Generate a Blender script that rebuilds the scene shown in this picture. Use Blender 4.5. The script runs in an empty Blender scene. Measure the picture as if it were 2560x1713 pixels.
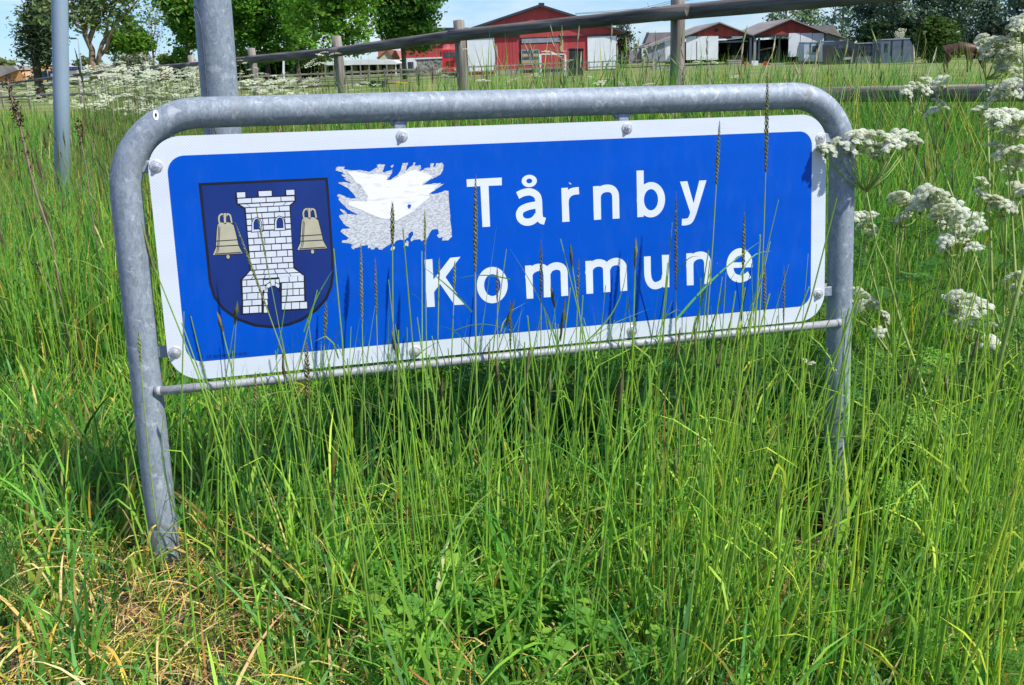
import bpy, math, random
import numpy as np
from mathutils import Vector, Matrix
from mathutils.geometry import delaunay_2d_cdt

# ------------------------------------------------------------------ camera, sky, sun, exposure
S = bpy.context.scene
COL = S.collection
EYE = 1.10
CAMR = [[0.9992938686, -0.0375734494, 0.0], [-0.0099615104, -0.2649337879, 0.9642151504], [-0.0362288892, -0.9635342859, -0.2651209981]]
cam_data = bpy.data.cameras.new('camera')
cam = bpy.data.objects.new('camera', cam_data)
COL.objects.link(cam)
cam.matrix_world = Matrix([[CAMR[0][0], -CAMR[0][1], -CAMR[0][2], 0], [CAMR[1][0], -CAMR[1][1], -CAMR[1][2], 0], [CAMR[2][0], -CAMR[2][1], -CAMR[2][2], EYE], [0, 0, 0, 1]])
cam_data.sensor_width = 36.0
cam_data.lens = 36.0 * 2565.0 / 2560.0
cam_data.clip_start = 0.05
cam_data.clip_end = 3000
S.camera = cam

SUN_AZ, SUN_EL = math.radians(118), math.radians(52)      # azimuth clockwise from +Y (the view direction)
sun_dir = Vector((math.sin(SUN_AZ) * math.cos(SUN_EL), math.cos(SUN_AZ) * math.cos(SUN_EL), math.sin(SUN_EL)))
ld = bpy.data.lights.new('sun', 'SUN')
ld.energy = 4.6
ld.angle = math.radians(0.5)
ld.color = (1.0, 0.96, 0.89)
lo = bpy.data.objects.new('sun', ld)
COL.objects.link(lo)
lo.rotation_euler = sun_dir.to_track_quat('Z', 'Y').to_euler()
lo.location = (20, -20, 30)

world = bpy.data.worlds.new('World')
S.world = world
world.use_nodes = True
wn, wl = world.node_tree.nodes, world.node_tree.links
bg = wn['Background']
sky = wn.new('ShaderNodeTexSky')
sky.sky_type = 'NISHITA'
sky.sun_disc = False
sky.sun_elevation = SUN_EL
sky.sun_rotation = SUN_AZ
sky.air_density = 1.0
sky.dust_density = 0.1
sky.ozone_density = 2.0
tc = wn.new('ShaderNodeTexCoord')
mp = wn.new('ShaderNodeMapping'); mp.inputs['Scale'].default_value = (2.2, 2.2, 8.0); mp.inputs['Location'].default_value = (0.3, 0.0, 0.55)
nz = wn.new('ShaderNodeTexNoise'); nz.inputs['Scale'].default_value = 1.6; nz.inputs['Detail'].default_value = 9; nz.inputs['Roughness'].default_value = 0.6
cr = wn.new('ShaderNodeValToRGB'); cr.color_ramp.elements[0].position = 0.46; cr.color_ramp.elements[1].position = 0.68
cr.color_ramp.elements[0].color = (0, 0, 0, 1); cr.color_ramp.elements[1].color = (0.85, 0.85, 0.85, 1)
mx = wn.new('ShaderNodeMix'); mx.data_type = 'RGBA'; mx.inputs['B'].default_value = (7.0, 7.4, 8.0, 1)
hs = wn.new('ShaderNodeVectorMath'); hs.operation = 'MULTIPLY'; hs.inputs[1].default_value = (0.52, 0.74, 1.16)
wl.new(tc.outputs['Generated'], mp.inputs['Vector']); wl.new(mp.outputs['Vector'], nz.inputs['Vector'])
wl.new(nz.outputs['Fac'], cr.inputs['Fac']); wl.new(cr.outputs['Color'], mx.inputs['Factor'])
wl.new(sky.outputs['Color'], hs.inputs[0]); wl.new(hs.outputs['Vector'], mx.inputs['A']); wl.new(mx.outputs['Result'], bg.inputs['Color'])
bg.inputs['Strength'].default_value = 0.107
S.view_settings.view_transform = 'Standard'
S.view_settings.look = 'None'
S.view_settings.gamma = 1
S.view_settings.use_curve_mapping = False
S.view_settings.exposure = 0.38
S.cycles.max_bounces = 8
S.cycles.transmission_bounces = 6
S.cycles.transparent_max_bounces = 8
S.cycles.use_denoising = True

rng = np.random.default_rng(11)
R_ = random.Random(5)

# ------------------------------------------------------------------ helpers
def at(px, py, Y):
    """world point at depth Y (metres ahead) seen at pixel (px, py) of the 2560 px wide photograph"""
    c = (px - 1280.0, py - 856.5, 2565.0)
    d = [sum(CAMR[i][k] * c[k] for k in range(3)) for i in range(3)]
    k = Y / d[1]
    return Vector((d[0] * k, Y, d[2] * k + EYE))

def tag(o, label=None, cat=None, group=None, kind=None):
    if label: o['label'] = label
    if cat: o['category'] = cat
    if group: o['group'] = group
    if kind: o['kind'] = kind
    return o

def link(o, parent=None):
    COL.objects.link(o)
    if parent is not None: o.parent = parent
    return o

def empty(name, loc=(0, 0, 0), rz=0.0):
    o = bpy.data.objects.new(name, None)
    o.location = loc; o.rotation_euler = (0, 0, rz)
    o.empty_display_size = 0.2
    return link(o)

def thing(name, label, cat, loc=(0, 0, 0), rz=0.0, group=None):
    return tag(empty(name, loc, rz), label, cat, group)

def np_mesh(name, V, F, mats, col=None, smooth=False, mi=None):
    """V (n,3), F (m,k) with one polygon size, or a list of such arrays"""
    me = bpy.data.meshes.new(name)
    Fs = F if isinstance(F, list) else [F]
    V = np.asarray(V, dtype=np.float32)
    me.vertices.add(len(V)); me.vertices.foreach_set('co', V.ravel())
    loops = np.concatenate([f.ravel() for f in Fs]).astype(np.int32)
    sizes = np.concatenate([np.full(len(f), f.shape[1]) for f in Fs]).astype(np.int32)
    me.loops.add(len(loops)); me.loops.foreach_set('vertex_index', loops)
    me.polygons.add(len(sizes))
    me.polygons.foreach_set('loop_start', (np.cumsum(sizes) - sizes).astype(np.int32))
    me.polygons.foreach_set('loop_total', sizes)
    if smooth: me.polygons.foreach_set('use_smooth', np.ones(len(sizes), dtype=bool))
    if mi is not None: me.polygons.foreach_set('material_index', np.asarray(mi, dtype=np.int32))
    for m in (mats if isinstance(mats, (list, tuple)) else [mats]): me.materials.append(m)
    if col is not None:
        a = me.color_attributes.new('tint', 'FLOAT_COLOR', 'POINT')
        c = np.ones((len(V), 4), dtype=np.float32); c[:, :3] = col
        a.data.foreach_set('color', c.ravel())
    me.update(calc_edges=True)
    return me

def obj(name, me, parent=None, loc=None):
    o = bpy.data.objects.new(name, me)
    if loc is not None: o.location = loc
    return link(o, parent)

class MB:
    """collects boxes, bars and tubes into one mesh"""
    def __init__(s): s.v = []; s.f = []; s.m = []; s.sm = []
    def add(s, vs, fs, mi=0, smooth=False):
        b = len(s.v); s.v += [tuple(v) for v in vs]
        for f in fs: s.f.append(tuple(i + b for i in f)); s.m.append(mi); s.sm.append(smooth)
        return s
    def box(s, a, b, mi=0):
        x0, x1 = sorted((a[0], b[0])); y0, y1 = sorted((a[1], b[1])); z0, z1 = sorted((a[2], b[2]))
        vs = [(x0, y0, z0), (x1, y0, z0), (x1, y1, z0), (x0, y1, z0), (x0, y0, z1), (x1, y0, z1), (x1, y1, z1), (x0, y1, z1)]
        return s.add(vs, [(0, 3, 2, 1), (4, 5, 6, 7), (0, 1, 5, 4), (1, 2, 6, 5), (2, 3, 7, 6), (3, 0, 4, 7)], mi)
    def bbox(s, a, b, r=0.01, mi=0):
        """box with chamfered vertical and horizontal edges"""
        x0, x1 = sorted((a[0], b[0])); y0, y1 = sorted((a[1], b[1])); z0, z1 = sorted((a[2], b[2]))
        r = min(r, (x1 - x0) / 2.1, (y1 - y0) / 2.1, (z1 - z0) / 2.1)
        def ring(z, i): return [(x0 + r + i, y0 + i, z), (x1 - r - i, y0 + i, z), (x1 - i, y0 + r + i, z), (x1 - i, y1 - r - i, z), (x1 - r - i, y1 - i, z), (x0 + r + i, y1 - i, z), (x0 + i, y1 - r - i, z), (x0 + i, y0 + r + i, z)]
        vs = ring(z0, r) + ring(z0 + r, 0) + ring(z1 - r, 0) + ring(z1, r)
        fs = [tuple(range(7, -1, -1)), tuple(range(24, 32))]
        for k in range(3):
            for i in range(8):
                j = (i + 1) % 8; fs.append((k * 8 + i, k * 8 + j, k * 8 + 8 + j, k * 8 + 8 + i))
        return s.add(vs, fs, mi)
    def prism(s, pts, d, mi=0):
        """polygon pts (3-D, planar) extruded by vector d"""
        n = len(pts); p = [Vector(q) for q in pts]; d = Vector(d)
        vs = p + [q + d for q in p]
        fs = [tuple(range(n - 1, -1, -1)), tuple(range(n, 2 * n))] + [(i, (i + 1) % n, n + (i + 1) % n, n + i) for i in range(n)]
        return s.add(vs, fs, mi)
    def tube(s, path, r, n=10, mi=0, caps=True, smooth=True):
        P = [Vector(p) for p in path]; rr = r if isinstance(r, (list, tuple)) else [r] * len(P)
        vs = []; up = None
        for i, p in enumerate(P):
            t = (P[min(i + 1, len(P) - 1)] - P[max(i - 1, 0)]).normalized()
            if up is None: up = t.orthogonal().normalized()
            up = (up - t * up.dot(t)).normalized(); w = t.cross(up)
            for k in range(n):
                a = 2 * math.pi * k / n
                vs.append(p + (up * math.cos(a) + w * math.sin(a)) * rr[i])
        fs = []
        for i in range(len(P) - 1):
            for k in range(n):
                k2 = (k + 1) % n; fs.append((i * n + k, i * n + k2, (i + 1) * n + k2, (i + 1) * n + k))
        s.add(vs, fs, mi, smooth)
        if caps:
            b = len(s.v) - len(vs)
            s.f.append(tuple(b + k for k in range(n - 1, -1, -1))); s.m.append(mi); s.sm.append(False)
            e = b + (len(P) - 1) * n
            s.f.append(tuple(e + k for k in range(n))); s.m.append(mi); s.sm.append(False)
        return s
    def mesh(s, name, mats):
        me = bpy.data.meshes.new(name)
        me.from_pydata(s.v, [], s.f)
        for m in (mats if isinstance(mats, (list, tuple)) else [mats]): me.materials.append(m)
        me.polygons.foreach_set('material_index', s.m); me.polygons.foreach_set('use_smooth', s.sm)
        me.update(); return me
    def build(s, name, mats, parent=None, loc=None): return obj(name, s.mesh(name, mats), parent, loc)

def nodes_of(name):
    m = bpy.data.materials.new(name); m.use_nodes = True
    return m, m.node_tree.nodes, m.node_tree.links, m.node_tree.nodes['Principled BSDF']

def pm(name, c1, c2=None, scale=8.0, rough=0.6, metal=0.0, bump=0.0, stretch=(1, 1, 1), lo=0.35, hi=0.65, detail=6, spec=0.4, coat=0.0, c3=None):
    """plain paint / timber / metal with two-tone noise in object space"""
    m, N, L, B = nodes_of(name)
    B.inputs['Roughness'].default_value = rough; B.inputs['Metallic'].default_value = metal
    B.inputs['Specular IOR Level'].default_value = spec; B.inputs['Coat Weight'].default_value = coat
    if c2 is None: c2 = tuple(x * 0.8 for x in c1)
    t = N.new('ShaderNodeTexCoord'); mpn = N.new('ShaderNodeMapping'); mpn.inputs['Scale'].default_value = stretch
    n = N.new('ShaderNodeTexNoise'); n.inputs['Scale'].default_value = scale; n.inputs['Detail'].default_value = detail
    r = N.new('ShaderNodeValToRGB'); r.color_ramp.elements[0].position = lo; r.color_ramp.elements[1].position = hi
    r.color_ramp.elements[0].color = (*c1, 1); r.color_ramp.elements[1].color = (*c2, 1)
    if c3 is not None:
        e = r.color_ramp.elements.new(min(0.99, hi + 0.08)); e.color = (*c3, 1)
    L.new(t.outputs['Object'], mpn.inputs['Vector']); L.new(mpn.outputs['Vector'], n.inputs['Vector'])
    L.new(n.outputs['Fac'], r.inputs['Fac']); L.new(r.outputs['Color'], B.inputs['Base Color'])
    if bump:
        b = N.new('ShaderNodeBump'); b.inputs['Strength'].default_value = bump; b.inputs['Distance'].default_value = 0.01
        L.new(n.outputs['Fac'], b.inputs['Height']); L.new(b.outputs['Normal'], B.inputs['Normal'])
    return m

def leaf_material(name, trans=0.35, rough=0.55, spec=0.25):
    m, N, L, B = nodes_of(name)
    a = N.new('ShaderNodeAttribute'); a.attribute_name = 'tint'
    n = N.new('ShaderNodeTexNoise'); n.inputs['Scale'].default_value = 60; n.inputs['Detail'].default_value = 3
    mr = N.new('ShaderNodeMapRange'); mr.inputs['To Min'].default_value = 0.8; mr.inputs['To Max'].default_value = 1.2
    mu = N.new('ShaderNodeVectorMath'); mu.operation = 'SCALE'
    t = N.new('ShaderNodeTexCoord')
    L.new(t.outputs['Object'], n.inputs['Vector']); L.new(n.outputs['Fac'], mr.inputs['Value'])
    L.new(a.outputs['Color'], mu.inputs[0]); L.new(mr.outputs['Result'], mu.inputs['Scale'])
    L.new(mu.outputs['Vector'], B.inputs['Base Color'])
    B.inputs['Roughness'].default_value = rough; B.inputs['Specular IOR Level'].default_value = spec
    tr = N.new('ShaderNodeBsdfTranslucent'); L.new(mu.outputs['Vector'], tr.inputs['Color'])
    mxs = N.new('ShaderNodeMixShader'); mxs.inputs['Fac'].default_value = trans
    L.new(B.outputs['BSDF'], mxs.inputs[1]); L.new(tr.outputs['BSDF'], mxs.inputs[2])
    L.new(mxs.outputs['Shader'], N['Material Output'].inputs['Surface'])
    return m

M = {}
M['leaf'] = leaf_material('leaf_green', 0.48)
M['tree_leaf'] = leaf_material('tree_leaf', 0.5, 0.6, 0.2)
M['petal'] = leaf_material('petal', 0.42, 0.7, 0.1)
M['dry'] = leaf_material('dry_straw', 0.15, 0.75, 0.1)
M['bark'] = pm('bark', (0.05, 0.04, 0.03), (0.14, 0.11, 0.08), 6, 0.9, bump=0.5, stretch=(1, 1, 0.25))

def galv(name, base=(0.15, 0.185, 0.222), hi=(0.345, 0.395, 0.445), scale=110.0, dirt=True):
    m, N, L, B = nodes_of(name)
    t = N.new('ShaderNodeTexCoord')
    v = N.new('ShaderNodeTexVoronoi'); v.inputs['Scale'].default_value = scale; v.feature = 'F1'
    n1 = N.new('ShaderNodeTexNoise'); n1.inputs['Scale'].default_value = scale * 2.4; n1.inputs['Detail'].default_value = 8; n1.inputs['Roughness'].default_value = 0.7
    n2 = N.new('ShaderNodeTexNoise'); n2.inputs['Scale'].default_value = 14; n2.inputs['Detail'].default_value = 5
    mpn = N.new('ShaderNodeMapping'); mpn.inputs['Scale'].default_value = (1.0, 1.0, 0.55)
    L.new(t.outputs['Object'], mpn.inputs['Vector'])
    for q in (v, n1, n2): L.new(mpn.outputs['Vector'], q.inputs['Vector'])
    # zinc spangle: a slightly different grey per crystal, over fine grain
    sv = N.new('ShaderNodeSeparateColor'); L.new(v.outputs['Color'], sv.inputs['Color'])
    a = N.new('ShaderNodeMath'); a.operation = 'MULTIPLY_ADD'; a.inputs[1].default_value = 0.22
    L.new(sv.outputs['Red'], a.inputs[0]); L.new(n1.outputs['Fac'], a.inputs[2])
    b = N.new('ShaderNodeMath'); b.operation = 'MULTIPLY_ADD'; b.inputs[1].default_value = 0.22
    L.new(n2.outputs['Fac'], b.inputs[0]); L.new(a.outputs[0], b.inputs[2])
    r = N.new('ShaderNodeValToRGB')
    r.color_ramp.elements[0].position = 0.42; r.color_ramp.elements[0].color = (*base, 1)
    r.color_ramp.elements[1].position = 0.94; r.color_ramp.elements[1].color = (*hi, 1)
    L.new(b.outputs[0], r.inputs['Fac'])
    # pale white-rust flakes
    n4 = N.new('ShaderNodeTexNoise'); n4.inputs['Scale'].default_value = 42; n4.inputs['Detail'].default_value = 7; n4.inputs['Roughness'].default_value = 0.62; n4.inputs['Distortion'].default_value = 0.6
    L.new(t.outputs['Object'], n4.inputs['Vector'])
    r4 = N.new('ShaderNodeValToRGB'); r4.color_ramp.elements[0].position = 0.58; r4.color_ramp.elements[1].position = 0.64
    r4.color_ramp.elements[0].color = (0, 0, 0, 1); r4.color_ramp.elements[1].color = (0.6, 0.6, 0.6, 1) if dirt else (0.08, 0.08, 0.08, 1)
    L.new(n4.outputs['Fac'], r4.inputs['Fac'])
    mx4 = N.new('ShaderNodeMix'); mx4.data_type = 'RGBA'; mx4.inputs['B'].default_value = (0.52, 0.55, 0.58, 1)
    L.new(r4.outputs['Color'], mx4.inputs['Factor']); L.new(r.outputs['Color'], mx4.inputs['A'])
    # long runs of brownish dirt
    n3 = N.new('ShaderNodeTexNoise'); n3.inputs['Scale'].default_value = 30; n3.inputs['Detail'].default_value = 4
    mp2 = N.new('ShaderNodeMapping'); mp2.inputs['Scale'].default_value = (1.6, 1.6, 0.12)
    L.new(t.outputs['Object'], mp2.inputs['Vector']); L.new(mp2.outputs['Vector'], n3.inputs['Vector'])
    rr = N.new('ShaderNodeValToRGB'); rr.color_ramp.elements[0].position = 0.62; rr.color_ramp.elements[1].position = 0.7
    rr.color_ramp.elements[0].color = (0, 0, 0, 1); rr.color_ramp.elements[1].color = (0.5, 0.5, 0.5, 1) if dirt else (0, 0, 0, 1)
    L.new(n3.outputs['Fac'], rr.inputs['Fac'])
    mxc = N.new('ShaderNodeMix'); mxc.data_type = 'RGBA'; mxc.inputs['B'].default_value = (0.25, 0.24, 0.22, 1)
    L.new(rr.outputs['Color'], mxc.inputs['Factor']); L.new(mx4.outputs['Result'], mxc.inputs['A'])
    L.new(mxc.outputs['Result'], B.inputs['Base Color'])
    mr = N.new('ShaderNodeMapRange'); mr.inputs['To Min'].default_value = 0.5; mr.inputs['To Max'].default_value = 0.78
    L.new(n1.outputs['Fac'], mr.inputs['Value']); L.new(mr.outputs['Result'], B.inputs['Roughness'])
    B.inputs['Metallic'].default_value = 0.25
    bp = N.new('ShaderNodeBump'); bp.inputs['Strength'].default_value = 0.25; bp.inputs['Distance'].default_value = 0.002
    L.new(b.outputs[0], bp.inputs['Height']); L.new(bp.outputs['Normal'], B.inputs['Normal'])
    return m
M['galv'] = galv('galvanised_steel')
M['galv_smooth'] = galv('galvanised_smooth', (0.29, 0.38, 0.46), (0.34, 0.43, 0.51), 150, False)
M['zinc_rail'] = galv('zinc_rail', (0.26, 0.27, 0.28), (0.42, 0.43, 0.44), 90)
M['steel'] = pm('stainless', (0.60, 0.58, 0.55), (0.85, 0.83, 0.8), 200, 0.35, 0.7)

# ------------------------------------------------------------------ ground
FX = [-29, -20.5, -15.5, -11.6, -8.6, -6.1, -4.7, -3.3, -1.8, -.4, 1.17, 2.9, 5.0]
FY = [52, 41, 33.5, 27, 22, 17.4, 15.2, 12.6, 10.6, 9.0, 7.3, 5.2, 3.4]
def fence_y(x): return np.interp(x, FX, FY)

def sstep(a, b, x):
    t = np.clip((x - a) / (b - a), 0, 1); return t * t * (3 - 2 * t)

def zg(x, y):
    x = np.asarray(x, dtype=float); y = np.asarray(y, dtype=float)
    near = np.clip(0.02 - np.where(x > 0, 0.145, 0.11) * x, -0.2, 0.14) * (1 - sstep(3.0, 7.0, y))
    far = -0.42 * sstep(9, 34, y)
    bump = 0.015 * np.sin(x * 3.1 + 1.3) * np.sin(y * 2.7) * (1 - sstep(4, 10, y)) + 0.03 * np.sin(x * 0.35) * np.sin(y * 0.23 + 0.5) * sstep(5, 20, y)
    bank = 0.13 * sstep(4.2, 6.5, y) * sstep(18, 11, y) * sstep(-1.6, 0.2, x)
    return near + far + bump + bank

def ground_material():
    m, N, L, B = nodes_of('ground_soil_and_turf')
    t = N.new('ShaderNodeTexCoord')
    n = N.new('ShaderNodeTexNoise'); n.inputs['Scale'].default_value = 0.25; n.inputs['Detail'].default_value = 8
    n2 = N.new('ShaderNodeTexNoise'); n2.inputs['Scale'].default_value = 25; n2.inputs['Detail'].default_value = 8
    for q in (n, n2): L.new(t.outputs['Object'], q.inputs['Vector'])
    r = N.new('ShaderNodeValToRGB')
    r.color_ramp.elements[0].position = 0.35; r.color_ramp.elements[0].color = (0.11, 0.19, 0.028, 1)
    r.color_ramp.elements[1].position = 0.65; r.color_ramp.elements[1].color = (0.27, 0.28, 0.085, 1)
    L.new(n.outputs['Fac'], r.inputs['Fac'])
    r2 = N.new('ShaderNodeValToRGB')
    r2.color_ramp.elements[0].position = 0.3; r2.color_ramp.elements[0].color = (0.035, 0.028, 0.02, 1)
    r2.color_ramp.elements[1].position = 0.75; r2.color_ramp.elements[1].color = (0.16, 0.12, 0.075, 1)
    L.new(n2.outputs['Fac'], r2.inputs['Fac'])
    sp = N.new('ShaderNodeSeparateXYZ'); L.new(t.outputs['Object'], sp.inputs['Vector'])
    mr = N.new('ShaderNodeMapRange'); mr.inputs['From Min'].default_value = 5; mr.inputs['From Max'].default_value = 12
    L.new(sp.outputs['Y'], mr.inputs['Value'])
    mxc = N.new('ShaderNodeMix'); mxc.data_type = 'RGBA'
    L.new(mr.outputs['Result'], mxc.inputs['Factor']); L.new(r2.outputs['Color'], mxc.inputs['A']); L.new(r.outputs['Color'], mxc.inputs['B'])
    m3 = N.new('ShaderNodeMix'); m3.data_type = 'RGBA'; m3.blend_type = 'MULTIPLY'; m3.inputs['Factor'].default_value = 0.35
    L.new(mxc.outputs['Result'], m3.inputs['A']); L.new(n2.outputs['Fac'], m3.inputs['B'])
    L.new(m3.outputs['Result'], B.inputs['Base Color'])
    B.inputs['Roughness'].default_value = 0.95
    bp = N.new('ShaderNodeBump'); bp.inputs['Strength'].default_value = 0.6; bp.inputs['Distance'].default_value = 0.03
    L.new(n2.outputs['Fac'], bp.inputs['Height']); L.new(bp.outputs['Normal'], B.inputs['Normal'])
    return m

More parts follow.
